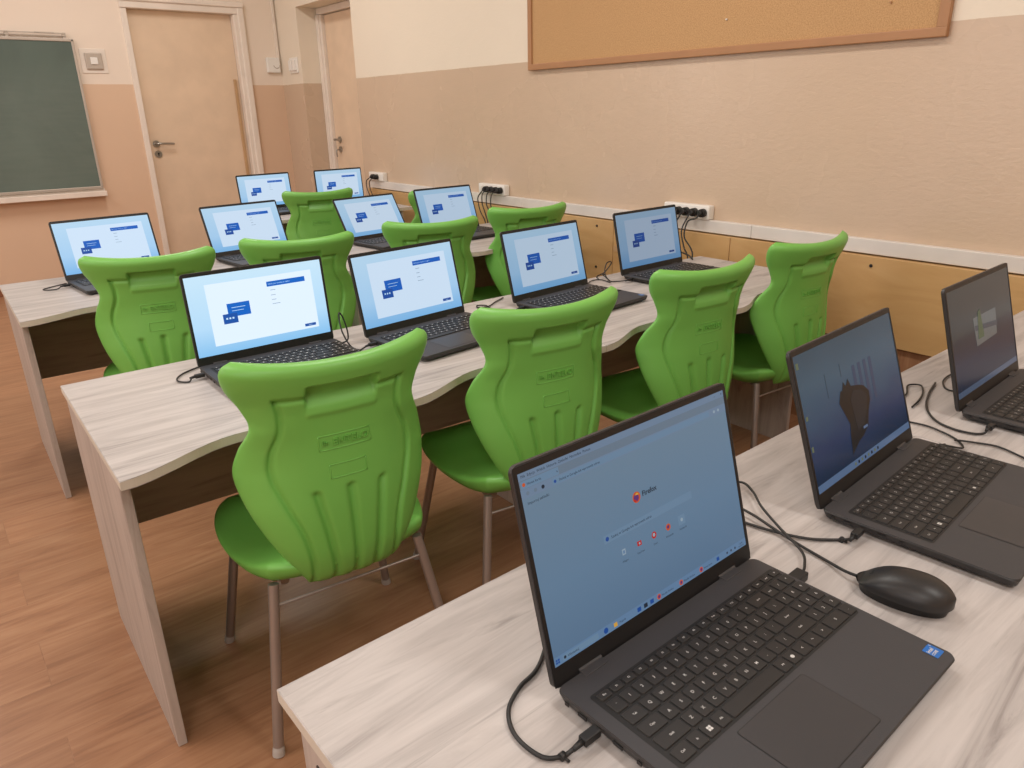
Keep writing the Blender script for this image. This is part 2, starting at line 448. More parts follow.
for x in (BX0+0.3, 0.4, 0.8, BX1-0.06): box(bm, x, x+0.02, YF-0.03, YF, BZ1, BZ1+0.042)
box(bm, 0.98, 1.10, YF-0.04, YF-0.024, BZ1+0.036, BZ1+0.042)
rel(obj('top_rail', bm, M['alu']), cb)
bm = bmesh.new()
box(bm, BX0, BX1+0.01, YF-0.085, YF-0.002, 0.672, 0.690, bev=0.004); box(bm, BX0, BX1+0.01, YF-0.09, YF-0.078, 0.672, 0.712, bev=0.004)
box(bm, BX0, BX1+0.01, YF-0.02, YF-0.002, 0.672, 0.726)
rel(obj('chalk_tray', bm, M['frame']), cb)
# light switch beside the board
t = empty('light_switch', (1.328, YF, 1.635), 0, 'square grey light switch on a white backing plate between chalkboard and door', 'light switch')
bm = bmesh.new(); box(bm, -0.088, 0.088, -0.006, 0, -0.085, 0.085, bev=0.003); obj('backing_plate', bm, M['frame'], t)
bm = bmesh.new(); box(bm, -0.058, 0.058, -0.020, -0.006, -0.058, 0.058, bev=0.006); obj('switch_frame', bm, M['alu'], t)
bm = bmesh.new(); box(bm, -0.024, 0.024, -0.028, -0.018, -0.024, 0.024, bev=0.003); obj('rocker', bm, M['white'], t)
# thermostat-like box in the corner, its wiring duct, and the switch round the corner
t = empty('alarm_box', (2.715, YF, 1.632), 0, 'small grey-white wall box with a curved vent, in the corner right of the first door', 'wall box')
bm = bmesh.new(); box(bm, -0.07, 0.045, -0.035, 0, -0.06, 0.06, bev=0.008); obj('housing', bm, M['white'], t)
bm = bmesh.new(); tube(bm, [(0.012+0.028*cos(a), -0.0355, 0.004+0.028*sin(a)) for a in [pi+0.2+i*(pi-0.3)/8 for i in range(9)]], 0.003, n=6); obj('vent', bm, M['alu'], t)
bm = bmesh.new(); box(bm, rw(YF)-0.035, rw(YF)-0.013, YF-0.018, YF, 1.69, CEIL, bev=0.002)
tag(obj('wiring_duct', bm, M['frame']), 'thin pale vertical wiring duct running up the corner above the wall box', 'duct')
t = empty('rocker_switch', (rw(6.31), 6.31, 1.618), 0, 'small white double switch on the narrow wall strip before the recessed door', 'light switch')
bm = bmesh.new(); box(bm, -0.012, 0, -0.085, 0.07, -0.06, 0.06, bev=0.004); obj('backing_plate', bm, M['white'], t)
for yy in (-0.045, 0.03):
    bm = bmesh.new(); box(bm, -0.03, -0.01, yy-0.024, yy+0.024, -0.04, 0.04, bev=0.004); obj('rocker', bm, M['white'], t)

# corkboard on the right wall
t = empty('corkboard', (rw(2.2), 2.2, 1.43), -0.0054, 'large cork pinboard with brown wooden frame high on the right wall', 'pinboard')
CY0, CY1, CH = 1.142-2.2, 3.245-2.2, 1.0
bm = bmesh.new(); box(bm, -0.014, -0.002, CY0+0.01, CY1-0.01, 0.01, CH-0.01); obj('cork_panel', bm, M['cork'], t)
bm = bmesh.new()
for a in ((CY0, CY1, 0, 0.03), (CY0, CY1, CH-0.03, CH), (CY0, CY0+0.035, 0.028, CH-0.028), (CY1-0.03, CY1, 0.028, CH-0.028)):
    box(bm, -0.024, 0, a[0], a[1], a[2], a[3], bev=0.003)
obj('frame', bm, M['corkframe'], t)
for k, (yy, zz, mt) in enumerate(((-0.86, 0.12, 'corkframe'), (-0.66, 0.16, 'brown'), (-0.2, 0.13, 'white'), (-0.42, 0.2, 'black'))):
    bm = bmesh.new(); cyl(bm, (rw(2.2+yy)-0.014, 2.2+yy, 1.43+zz), (rw(2.2+yy)-0.021, 2.2+yy, 1.43+zz), 0.004, 0.003, n=10)
    tag(obj('push_pin', bm, M[mt]), ['tiny brown pin near the right end of the corkboard', 'tiny dark brown pin in the lower right part of the corkboard',
        'tiny white pin in the middle of the corkboard', 'tiny black pin right of the middle of the corkboard'][k], 'pin', 'pins in the corkboard')

# plywood boards and white trunking along the right wall
seams = [-2.4, -0.35, 1.872, 2.56, 3.9, 5.10]
lbl = ['varnished plywood wall board behind the nearest desk row', 'long varnished plywood wall board beside the green chair nearest the wall',
       'short varnished plywood wall board behind the middle desk row', 'varnished plywood wall board left of the vertical joint, with two bolt heads',
       'varnished plywood wall board at the far end by the recessed door']
for k in range(5):
    a, b = seams[k]+0.0015, seams[k+1]-0.0015
    bm = bmesh.new(); wall_board(bm, XR, a, b, 0.385, 0.706, 0.05, 0, 0.0015)
    t = tag(obj('plywood_board', bm, M['ply']), lbl[k], 'wall board', 'plywood boards under the trunking')
    hs = {1: [(1.256, 0.673)], 3: [(2.674, 0.674), (2.675, 0.464)]}.get(k, [])
    for yy, zz in hs:
        bm = bmesh.new(); cyl(bm, (rw(yy)-0.049, yy, zz), (rw(yy)-0.0545, yy, zz), 0.007, 0.005, n=12)
        o = obj('bolt_head', bm, M['black']); o.parent = t
bm = bmesh.new(); wall_board(bm, XR, 2.500, 2.552, 0.560, 0.588, 0.053)
b_ = obj('wooden_cleat', bm, M['strip']); tag(b_, 'small brown wooden block at the joint of the plywood boards', 'wood block')
for k, (a, b) in enumerate(((-2.4, 0.75), (0.75, 1.785), (1.785, 3.3), (3.3, 5.10))):
    bm = bmesh.new(); wall_board(bm, XR, a+0.0006, b-0.0006, 0.711, 0.764, 0.032, 0, 0.003)
    tag(obj('cable_trunking', bm, M['trunk']), ['nearest length of white cable trunking on the right wall, behind the three near laptops',
        'white cable trunking length behind the green chair nearest the wall', 'white cable trunking length under the nearest socket strip',
        'farthest white cable trunking length, ending by the recessed door'][k], 'trunking', 'white cable trunking lengths')

# socket strips and plugs with cords
def socket_strip(yc, n, label):
    pitch = 0.0445; ln_ = n*pitch+0.075
    t = empty('socket_strip', (rw(yc), yc, 0.792), -AW if False else 0, label, 'socket strip', 'white socket strips on the trunking')
    bm = bmesh.new(); box(bm, -0.042, 0, -ln_/2, ln_/2, -0.028, 0.034, bev=0.007, seg=3); obj('housing', bm, M['white'], t, True, 40)
    for i in range(n):
        y = -(n-1)/2*pitch+i*pitch+0.012
        bm = bmesh.new(); cyl(bm, (-0.0415, y, 0.002), (-0.0445, y, 0.002), 0.0205, 0.0195, n=24); obj('socket', bm, M['trunk'], t)
    return t
def power_plug(y, z, cord, label, group):
    x = rw(y)-0.0445
    t = empty('power_plug', (x, y, z), 0, label, 'plug', group)
    bm = bmesh.new(); cyl(bm, (0, 0, 0), (-0.022, 0, 0), 0.0185, 0.0175, n=20); cyl(bm, (-0.022, 0, 0), (-0.034, 0, 0), 0.015, 0.009, n=20)
    obj('plug_body', bm, M['black'], t)
    bm = bmesh.new(); tube(bm, [Vector(p)-Vector((x, y, z)) for p in cord], 0.0033, 8)
    obj('cord', bm, M['black'], t)
ZD = 0.645
socket_strip(2.126, 4, 'nearest white four-socket strip on the wall, right of the end laptop of the middle row')
socket_strip(3.575, 4, 'white four-socket strip on the wall behind the second desk row from the front wall')
socket_strip(4.985, 3, 'farthest white socket strip, small, beside the recessed door')
for i, (y, lb) in enumerate(zip((2.159, 2.117, 2.071, 2.025), ('leftmost black plug in the nearest socket strip, half hidden by the laptop', 'second black plug from the left in the nearest socket strip',
                                       'third black plug from the left in the nearest socket strip', 'rightmost black plug in the nearest socket strip'))):
    ends = [[(2.56, 2.09, 0.70), (2.50, 2.02, ZD+0.005), (2.42, 1.90, ZD+0.005)], [(2.585, 2.09, 0.72), (2.54, 2.03, 0.66), (2.50, 1.93, ZD+0.005), (2.44, 1.86, ZD+0.005)],
            [(2.63, 2.075, 0.72), (2.585, 2.02, 0.66), (2.54, 1.96, 0.60), (2.56, 1.99, 0.3)], [(2.65, 2.06, 0.76), (2.62, 2.05, 0.70), (2.59, 1.985, 0.655), (2.575, 1.965, 0.60), (2.58, 1.98, 0.3)]][i]
    x = rw(y)
    power_plug(y, 0.795, [(x-0.076, y, 0.793), (x-0.088, y+0.006, 0.775)]+ends, lb, 'black plugs in the nearest socket strip')
for i, (y, lb) in enumerate(zip((3.609, 3.566, 3.520, 3.476), ('leftmost black plug in the strip behind the second row', 'second black plug from the left in the strip behind the second row',
                                       'third black plug from the left in the strip behind the second row', 'rightmost black plug in the strip behind the second row'))):
    x = rw(y)
    power_plug(y, 0.795, [(x-0.076, y, 0.793), (x-0.098, y+0.02, 0.775-(0.02 if i < 1 else 0)), (x-0.10-0.01*i, y+0.02-0.01*i, 0.72), (x-0.13, y-0.04, 0.675), (2.565, 3.42-0.02*i, 0.60), (2.575, 3.40-0.02*i, 0.3)], lb, 'black plugs in the middle socket strip')
for i, (y, lb) in enumerate(zip((5.0, 4.952), ('left black plug in the farthest socket strip', 'right black plug in the farthest socket strip'))):
    x = rw(y)
    power_plug(y, 0.795, [(x-0.076, y, 0.793), (x-0.095, y+0.03, 0.765), (x-0.10, y+0.02, 0.71), (x-0.13, y-0.07, 0.655), (x-0.135, y-0.10, 0.5), (x-0.13, y-0.1, 0.25)], lb, 'black plugs in the farthest socket strip')

# ------------------------------------------------------------------ desks
DW = 1.18
def front_t(s, depth, wall_end=False):
    if wall_end and s > 0.885: return depth-0.072
    # distance of the wavy front edge from the back edge at place s along the desk
    s = s % 0.59; d = min(s, 0.59-s)/0.222
    d = max(0.0, min(1.0, d)); k = d*d*(3-2*d)
    return depth-0.072*k
def desk(x0, y0, a, s0, depth, label, group, right_in=0.0, left_in=0.004):
    t = empty('classroom_desk', (x0+cos(a)*s0, y0+sin(a)*s0, 0), a, label, 'desk', group)
    n = 48; W = DW-0.0015
    outline = [(0, 0)]+[(W*i/n, -front_t(W*i/n, depth, right_in > 0)) for i in range(n+1)]+[(W, 0)]
    bm = bmesh.new(); prism(bm, outline, ZD-0.019, ZD, 1, 0)
    es = [e for e in bm.edges if abs(e.verts[0].co.z-e.verts[1].co.z) < 1e-6]
    bmesh.ops.bevel(bm, geom=es, offset=0.0014, segments=1, affect='EDGES')
    bmesh.ops.recalc_face_normals(bm, faces=bm.faces)
    obj('tabletop', bm, [M['top'], M['edge']], t)
    for px in (left_in, W-0.018-right_in):
        bm = bmesh.new(); box(bm, px, px+0.018, -depth+(0.055 if px == left_in or not right_in else 0.088), -0.02, 0.0, ZD-0.019, bev=0.0012, seg=1)
        p = obj('side_panel', bm, M['panel'], t)
        if px == left_in == 0.012:
            for yy in (-0.06, -depth+0.10):
                bm = bmesh.new(); cyl(bm, (px-0.0008, yy, ZD-0.075), (px+0.002, yy, ZD-0.075), 0.005, n=12)
                b = obj('bolt', bm, M['black'], p)
    bm = bmesh.new(); box(bm, left_in+0.0185, W-0.0185-right_in, -0.068, -0.05, 0.27, ZD-0.0195)
    obj('modesty_panel', bm, M['panelx'], t)
    return t
RN = (0.1897, 0.6599, 0.0169, 0.63)
RM = (0.1800, 1.9280, -0.0130, 0.625)
RF = (0.2000, 3.3700, -0.0212, 0.70)
RG = (0.27, 4.93, -0.0100, 0.68)
G = 'pale oak desks with wavy front edge'
desk(RN[0], RN[1], RN[2], 0, RN[3], 'nearest pale oak desk, under the open laptop with the browser page', G, left_in=0.012)
desk(RN[0], RN[1], RN[2], DW, RN[3], 'pale oak desk at the right edge of the photo, under the farthest dark-screen laptop', G)
desk(RM[0], RM[1], RM[2], 0, RM[3], 'left pale oak desk of the middle row, its side panel standing free', G)
desk(RM[0], RM[1], RM[2], DW, RM[3], 'right pale oak desk of the middle row, beside the plywood wall', G, right_in=0.075)
desk(RF[0], RF[1], RF[2], 0, RF[3], 'left pale oak desk of the row behind, at the left edge of the photo', G)
desk(RF[0], RF[1], RF[2], DW, RF[3], 'right pale oak desk of the second row, under the middle socket strip', G, right_in=0.075)
desk(RG[0], RG[1], RG[2], DW, RG[3], 'farthest pale oak desk, under the two laptops nearest the doors', G, right_in=0.075)

# ------------------------------------------------------------------ laptops
LW, TH, LTH = 0.358, 0.018, 0.007
def key_rows():
    u = 0.0188; rows = []
    def row(y, h, ws):
        x = 0; r = []
        for w, leg in ws:
            if leg is not None: r.append((x, w*u, y, h, leg))
            x += w*u
        rows.extend(r)
    row(0.000, 0.0125, [(0.981, l) for l in ['Esc', 'F1', 'F2', 'F3', 'F4', 'F5', 'F6', 'F7', 'F8', 'F9', 'F10', 'F11', 'F12', 'prt', 'del', 'hm', 'end', 'O']])
    row(0.0140, 0.0195, [(1, c) for c in '`1234567890-=']+[(1.66, 'back')]+[(1, 'num'), (1, '/'), (1, '*')])
    row(0.0340, 0.0195, [(1.4, 'Tab')]+[(1, c) for c in 'QWERTYUIOP[]']+[(1.26, '\\')]+[(1, '7'), (1, '8'), (1, '9')])
    row(0.0540, 0.0195, [(1.7, 'Caps')]+[(1, c) for c in "ASDFGHJKL;'"]+[(1.96, 'Enter')]+[(1, '4'), (1, '5'), (1, '6')])
    row(0.0740, 0.0195, [(2.2, 'Shift')]+[(1, c) for c in 'ZXCVBNM,./']+[(2.46, 'Shift')]+[(1, '1'), (1, '2'), (1, '3')])
    row(0.0940, 0.0195, [(1.3, 'Ctrl'), (1, 'fn'), (1, 'win'), (1, 'Alt'), (4.9, ''), (1, 'Alt'), (1, 'cop'), (1.15, '<'), (1.15, '^v'), (1.16, '>'), (2, '0'), (1, '.')])
    return rows
def key_mesh(w, h, leg):
    g = 0.0013; x0, x1, y0, y1 = g, w-g, -(h-g), -g
    bm = bmesh.new(); ht = 0.0016; c = 0.0011
    def ring(x0, x1, y0, y1, z): return [bm.verts.new((a, b, z)) for a, b in
            ((x0+c, y0), (x1-c, y0), (x1, y0+c), (x1, y1-c), (x1-c, y1), (x0+c, y1), (x0, y1-c), (x0, y0+c))]
    A = ring(x0, x1, y0, y1, 0); B = ring(x0+.0003, x1-.0003, y0+.0003, y1-.0003, ht-.0004); C = ring(x0+.0008, x1-.0008, y0+.0008, y1-.0008, ht)
    for P, Q in ((A, B), (B, C)):
        for i in range(8): bm.faces.new((P[i], P[(i+1) % 8], Q[(i+1) % 8], Q[i]))
    bm.faces.new(C)
    cx, cy = (x0+x1)/2, (y0+y1)/2; z = ht+0.00012
    if leg == 'win':
        for dx in (-1, 1):
            for dy in (-1, 1):
                v = [bm.verts.new((cx+dx*0.0015+a*0.0013, cy+dy*0.0015+b*0.0013, z)) for a, b in ((-1,-1),(1,-1),(1,1),(-1,1))]
                bm.faces.new(v).material_index = 1
    elif leg == 'cop':
        v = [bm.verts.new((cx+0.0026*cos(i*pi/5), cy+0.0024*sin(i*pi/5), z)) for i in range(10)]
        bm.faces.new(v).material_index = 1
    elif leg:
        sz = 0.0052 if len(leg) == 1 else 0.0034
        put_text(bm, leg, sz if h > 0.015 else 0.0032, lambda a, b: (cx+a, cy+b, z), 1, 0.00004)
    return bm
KX0, KY0 = 0.0215, -0.0345
D_L = 0.256
def base_common(t, simple):
    D = D_L
    bm = bmesh.new()
    ol = rrect(0, LW, -D, 0, 0.010, 5)
    n = len(ol)
    # wedge-like body: bottom smaller than the top
    lv = [(0.0025, 0.010), (0.006, 0.003), (0.0155, 0.0), (TH, 0.0012)]
    rings = []
    for z, ins in lv:
        k = 1-2*ins/LW; kd = 1-2*ins/D
        rings.append([bm.verts.new((LW/2+(x-LW/2)*k, -D/2+(y+D/2)*kd, z)) for x, y in ol])
    for A, B in zip(rings, rings[1:]):
        for i in range(n): bm.faces.new((A[i], A[(i+1) % n], B[(i+1) % n], B[i])).material_index = 1
    bm.faces.new(rings[0][::-1]).material_index = 1
    top = bm.faces.new(rings[-1]); top.material_index = 0
    for x in (0.03, LW-0.05):
        for y in (-0.03, -D+0.03): box(bm, x, x+0.02, y-0.006, y+0.006, 0.0, 0.003, 1)
    b = obj('base', bm, [M['laptop'], M['laptop_edge']], t)
    bm = bmesh.new(); z = TH+0.0002
    v = [bm.verts.new((x, y, z)) for x, y in rrect(0.017, LW-0.007, -0.150, -0.0315, 0.004, 3)]; bm.faces.new(v)
    obj('keyboard_well', bm, M['keywell'], b)
    # touchpad: slab with a thin dark outline
    bm = bmesh.new()
    v = [bm.verts.new((x, y, TH+0.00025)) for x, y in rrect(0.0895, 0.2085, -0.2425, -0.1575, 0.003, 3)]; bm.faces.new(v).material_index = 1
    v = [bm.verts.new((x, y, TH+0.0005)) for x, y in rrect(0.0903, 0.2077, -0.2417, -0.1583, 0.0025, 3)]; bm.faces.new(v)
    obj('touchpad', bm, [M['pad'], M['line']], b)
    bm = bmesh.new(); fn = lambda a, c: (0.3475+a, -0.2345+c, TH+0.0007)
    v = [bm.verts.new((x, y, TH+0.0005)) for x, y in rrect(0.3365, 0.3530, -0.2435, -0.2265, 0.001, 3)]; bm.faces.new(v)
    put_text(bm, 'intel', 0.006, lambda a, c: (0.3430+a, -0.2325+c, TH+0.0007), 1, 0.0001)
    put_text(bm, 'CORE', 0.0042, lambda a, c: (0.3432+a, -0.2378+c, TH+0.0007), 1, 0.0001)
    put_text(bm, '5', 0.003, lambda a, c: (0.3510+a, -0.2288+c, TH+0.0007), 1, 0.0001)
    s = obj('processor_sticker', bm, [M['sticker'], M['legend']], b); s['label'] = 'small blue square sticker'
    # ports
    for side, x, ys in (('L', -0.0003, (-0.018, -0.040, -0.088, -0.115)), ('R', LW+0.0003, (-0.045, -0.13))):
        for k, y in enumerate(ys):
            bm = bmesh.new(); hw = 0.006 if k in (1, 2) else 0.0028
            box(bm, x-0.0006, x+0.0006, y-hw, y+hw, 0.0085, 0.0125)
            obj('port', bm, M['line'], b)
    return b
legend_cache = {}
def full_keys(b):
    for x, w, y, h, leg in KR:
        k = (round(w, 4), round(h, 4), leg)
        if k not in legend_cache:
            bm = key_mesh(w, h, leg); me = bpy.data.meshes.new('key'); bm.normal_update(); bm.to_mesh(me); bm.free()
            me.materials.append(M['key']); me.materials.append(M['legend']); legend_cache[k] = me
        o = bpy.data.objects.new('key', legend_cache[k]); COL.objects.link(o); o.parent = b
        o.location = (KX0+x, KY0-y, TH+0.0003)
KR = key_rows()
simple_keys = None
def keys_one(b):
    global simple_keys
    if simple_keys is None:
        bm = bmesh.new()
        for x, w, y, h, leg in KR:
            g = 0.0013
            box(bm, KX0+x+g, KX0+x+w-g, KY0-y-h+g, KY0-y-g, TH+0.0003, TH+0.0019, 0)
            cx, cy, z = KX0+x+w/2, KY0-y-h/2, TH+0.002
            if leg: 
                v = [bm.verts.new((cx+a*0.0016, cy+c*0.0016, z)) for a, c in ((-1,-1),(1,-1),(1,1),(-1,1))]; bm.faces.new(v).material_index = 1
        simple_keys = bpy.data.meshes.new('keyboard'); bm.normal_update(); bm.to_mesh(simple_keys); bm.free()
        simple_keys.materials.append(M['key']); simple_keys.materials.append(M['legend'])
    o = bpy.data.objects.new('keyboard', simple_keys); COL.objects.link(o); o.parent = b
def uvquad(bm, x0, x1, z0, z1, y, mi, r=0.0):
    uv = bm.loops.layers.uv.verify()
    v = [bm.verts.new(p) for p in ((x0, y, z0), (x1, y, z0), (x1, y, z1), (x0, y, z1))]
    f = bm.faces.new(v); f.material_index = mi
    for l, c in zip(f.loops, ((0, 0), (1, 0), (1, 1), (0, 1))): l[uv].uv = c
    return f
def lid_parts(t, H, ang, screen_builder):
    # local: lid plane stands up from the hinge; front (screen) faces -y
    L = bpy.data.objects.new('lid', None)
    bm = bmesh.new()
    ol = rrect(0, LW, 0.0, H, 0.009, 5); n = len(ol)
    for yy0, yy1, ins, mi in ((0.0, LTH-0.0015, 0.0, 1), ):
        A = [bm.verts.new((x, 0.0, z)) for x, z in ol]; B = [bm.verts.new((x, LTH-0.0015, z)) for x, z in ol]
        Cc = [bm.verts.new((LW/2+(x-LW/2)*0.992, LTH, H/2+(z-H/2)*0.988)) for x, z in ol]
        for P, Q in ((A, B), (B, Cc)):
            for i in range(n): bm.faces.new((P[i], P[(i+1) % n], Q[(i+1) % n], Q[i])).material_index = 1
        bm.faces.new(A); bm.faces.new(Cc[::-1]).material_index = 0
    bmesh.ops.recalc_face_normals(bm, faces=bm.faces)
    L = obj('lid', bm, [M['laptop'], M['laptop_edge']], t)
    L.location = (0, 0.0012, TH-0.0045); L.rotation_euler = (pi/2-ang if False else -(ang-pi/2), 0, 0)
    # bezel ring
    sx0, sx1, sz0, sz1 = 0.0065, LW-0.0065, 0.0235, H-0.0095
    bm = bmesh.new(); y = -0.0007
    for a in ((0.0018, LW-0.0018, 0.002, sz0), (0.0018, LW-0.0018, sz1, H-0.0018), (0.0018, sx0, sz0, sz1), (sx1, LW-0.0018, sz0, sz1)):
        box(bm, a[0], a[1], y, 0.0, a[2], a[3])
    obj('bezel', bm, M['bezel'], L)
    bm = bmesh.new(); cyl(bm, (LW/2, y-0.0001, H-0.0055), (LW/2, y-0.0004, H-0.0055), 0.0018, n=12)
    obj('webcam', bm, M['line'], L)
    bm = bmesh.new(); mats = screen_builder(bm, sx0, sx1, sz0, sz1)
    s = obj('screen', bm, mats, L)
    # hinge barrels
    for hx in (0.036, LW-0.072):
        bm = bmesh.new(); cyl(bm, (hx, 0.003, TH-0.001), (hx+0.034, 0.003, TH-0.001), 0.0036, n=12); box(bm, hx, hx+0.034, -0.0095, 0.0035, TH-0.001, TH+0.0011, bev=0.0005, seg=1)
        obj('hinge', bm, M['laptop'], t, True, 40)
    return L
# screen pictures ----------------------------------------------------
smat = {}
def setup_screen(bright, hue):
    key = ('s', bright, hue)
    if key in smat: return smat[key]
    def tint(r, g, b): c = rgb(r, g, b); return tuple(c[i]*hue[i] for i in range(3))+(1,)
    ms = [emis_grad('setup_backdrop', [(0.0, tint(132, 188, 232)), (0.35, tint(178, 214, 242)), (1.0, tint(196, 224, 242))], 1, bright, 0.35),
          emis('setup_dialog', tint(222, 236, 250), bright), emis('setup_blue', tint(8, 96, 190), bright), emis('setup_dark_blue', tint(20, 78, 160), bright),
          emis('setup_grey_text', tint(150, 170, 190), bright), emis('setup_pale', tint(190, 220, 245), bright)]
    smat[key] = ms; return ms
def setup_builder(bright, hue):
    def f(bm, x0, x1, z0, z1):
        W, H = x1-x0, z1-z0
        X = lambda u: x0+u*W
        Z = lambda v: z0+v*H
        y = -0.0002
        def q(a, b, c, d, mi, k): uvquad(bm, X(a), X(b), Z(c), Z(d), y-0.0002*k, mi)
        q(0, 1, 0, 1, 0, 0)
        q(0.128, 0.915, 0.105, 0.885, 1, 1)
        q(0.565, 0.860, 0.745, 0.810, 2, 2)         # heading bar
        for v_, w_ in ((0.695, 0.04), (0.63, 0.035), (0.57, 0.035), (0.515, 0.06)): q(0.585, 0.585+w_, v_-0.003, v_+0.005, 4, 2)
        q(0.255, 0.418, 0.440, 0.610, 2, 2); q(0.215, 0.318, 0.360, 0.485, 3, 3)
        q(0.285, 0.385, 0.550, 0.557, 5, 3); q(0.285, 0.37, 0.510, 0.516, 5, 3)
        for k in range(3): q(0.235+k*0.022, 0.248+k*0.022, 0.415, 0.437, 5, 4)
        q(0.805, 0.892, 0.135, 0.172, 3, 2)
        put_text(bm, "Select your country or region", 0.0048, lambda a, b: (X(0.575)+a, y-0.0008, Z(0.777)+b), 5, 0, 'l')
        put_text(bm, "Next", 0.0045, lambda a, b: (X(0.848)+a, y-0.0008, Z(0.153)+b), 5)
        put_text(bm, "1x", 0.0045, lambda a, b: (X(0.885)+a, y-0.0008, Z(0.078)+b), 4)
        return setup_screen(bright, hue)
    return f
def browser_builder(bm, x0, x1, z0, z1):
    W, H = x1-x0, z1-z0; X = lambda u: x0+u*W; Z = lambda v: z0+v*H; y = -0.0002
    def q(a, b, c, d, mi, k): uvquad(bm, X(a), X(b), Z(c), Z(d), y-0.0002*k, mi)
    def disc(cx, cz, r, mi, k, a0=0, a1=2*pi, n=20):
        v = [bm.verts.new((X(cx)+r*cos(a0+(a1-a0)*i/n), y-0.0002*k, Z(cz)+r*sin(a0+(a1-a0)*i/n))) for i in range(n+(0 if a1-a0 > 6.2 else 1))]
        bm.faces.new(v).material_index = mi
    def T(s, size, u, v_, mi, al='c', bold=0.0): put_text(bm, s, size, lambda a, b: (X(u)+a, y-0.0009, Z(v_)+b), mi, bold, al)
    B = 0.62
    ms = [emis_grad('browser_page', [(0.0, rgb(104, 134, 166)), (0.4, rgb(114, 146, 176)), (1.0, rgb(126, 152, 174))], 1, B, 0.28),  # greyer towards the top: glass reflection put into the page colour
          emis('browser_bar', rgb(126, 150, 178), B, 0.28), emis('browser_tabs', rgb(120, 140, 160), B, 0.28), emis('browser_text', rgb(34, 46, 62), B), emis('logo_orange', rgb(226, 96, 42), B),
          emis('logo_purple', rgb(110, 56, 130), B), emis('icon_red', rgb(206, 40, 34), B), emis('taskbar', rgb(112, 146, 184), B, 0.28), emis('icon_blue', rgb(28, 84, 168), B), emis('icon_white', rgb(170, 190, 206), B),
          emis('search_field', rgb(122, 154, 184), B, 0.28), emis('logo_yellow', rgb(240, 180, 70), B)]
    q(0, 1, 0, 1, 0, 0)
    q(0, 1, 0.962, 1, 1, 1); q(0, 1, 0.918, 0.962, 2, 1); q(0.005, 0.155, 0.920, 0.958, 10, 2); q(0, 1, 0.872, 0.918, 1, 1); q(0.125, 0.90, 0.878, 0.912, 10, 2)
    T('Plik  Edycja  Widok  Historia  Zakladki  Narzedzia  Pomoc', 0.0042, 0.01, 0.981, 3, 'l')
    disc(0.016, 0.940, 0.0020, 4, 3); T('Nowa karta', 0.0040, 0.028, 0.939, 3, 'l'); T('x', 0.004, 0.148, 0.94, 3)
    for u in (0.025, 0.055, 0.085): disc(u, 0.894, 0.0022, 3 if u == 0.085 else 2, 3, n=10)
    T('Szukaj w Google lub wprowadz adres', 0.0040, 0.15, 0.894, 3, 'l')
    disc(0.134, 0.894, 0.0018, 8, 3, n=10)
    T('Importuj zakladki', 0.0042, 0.018, 0.845, 3, 'l')
    T('\u00d7', 0.006, 0.985, 0.981, 3); T('\u2013', 0.006, 0.945, 0.981, 3); disc(0.93, 0.894, 0.0020, 9, 3, n=10); disc(0.955, 0.894, 0.0020, 9, 3, n=10)
    # wordmark and round fox logo
    disc(0.462, 0.622, 0.0066, 4, 2); disc(0.460, 0.620, 0.0044, 5, 3); disc(0.4645, 0.632, 0.0030, 11, 4, 0.1, 2.9); disc(0.4535, 0.612, 0.0026, 6, 4, 2.6, 5.8)
    T('Firefox', 0.0088, 0.490, 0.625, 3, 'l', 0.0002)
    q(0.285, 0.735, 0.462, 0.506, 10, 2); disc(0.300, 0.484, 0.0026, 8, 3); T('Szukaj w Google lub wprowadz adres', 0.0045, 0.318, 0.483, 3, 'l')
    for i, (u, mi, nm) in enumerate(((0.362, 9, 'Allegro'), (0.438, 6, 'YouTube'), (0.513, 6, 'Onet'), (0.588, 4, 'Wikipedia'), (0.662, 9, 'Facebook'))):
        cz = 0.372
        if i == 4: q(u-0.018, u+0.018, cz-0.028, cz+0.028, 10, 2)
        if i == 1: q(u-0.0105, u+0.0105, cz-0.013, cz+0.013, 6, 3); q(u-0.003, u+0.004, cz-0.006, cz+0.006, 9, 4)
        elif i == 0: q(u-0.008, u+0.008, cz-0.016, cz+0.016, 9, 3); q(u-0.005, u+0.004, cz-0.009, cz+0.009, 7, 4)
        elif i == 4: disc(u, cz, 0.0022, 9, 3)
        else:
            disc(u, cz, 0.0042, mi, 3)
            disc(u-0.001, cz+0.002, 0.0022, 9 if i == 2 else 5, 4)
        T(nm, 0.0034, u, cz-0.050, 3)
    # task bar
    q(0, 1, 0.0, 0.047, 7, 1)
    q(0.006, 0.013, 0.012, 0.022, 8, 2); q(0.015, 0.022, 0.012, 0.022, 8, 2); q(0.006, 0.013, 0.025, 0.035, 8, 2); q(0.015, 0.022, 0.025, 0.035, 8, 2)
    q(0.035, 0.19, 0.008, 0.039, 10, 2); disc(0.044, 0.024, 0.0018, 3, 3, n=10); T('Wyszukaj', 0.0042, 0.055, 0.023, 3, 'l')
    disc(0.225, 0.023, 0.0034, 8, 2); q(0.262, 0.278, 0.012, 0.034, 11, 2); T('Pogoda', 0.0035, 0.288, 0.023, 3, 'l')
    for u, mi in ((0.385, 8), (0.418, 3), (0.450, 8)): q(u-0.009, u+0.009, 0.011, 0.035, mi, 2)
    for u, s in ((0.487, 'Mozilla Firefox'), (0.607, 'Mozilla Firefox'), (0.722, 'Nowa karta')): disc(u, 0.023, 0.0034, 4, 2); disc(u, 0.023, 0.0020, 5, 3); T(s, 0.0036, u+0.014, 0.022, 3, 'l')
    q(0.815, 0.83, 0.012, 0.034, 8, 2)
    for u in (0.88, 0.905, 0.93): disc(u, 0.023, 0.0016, 3, 2, n=8)
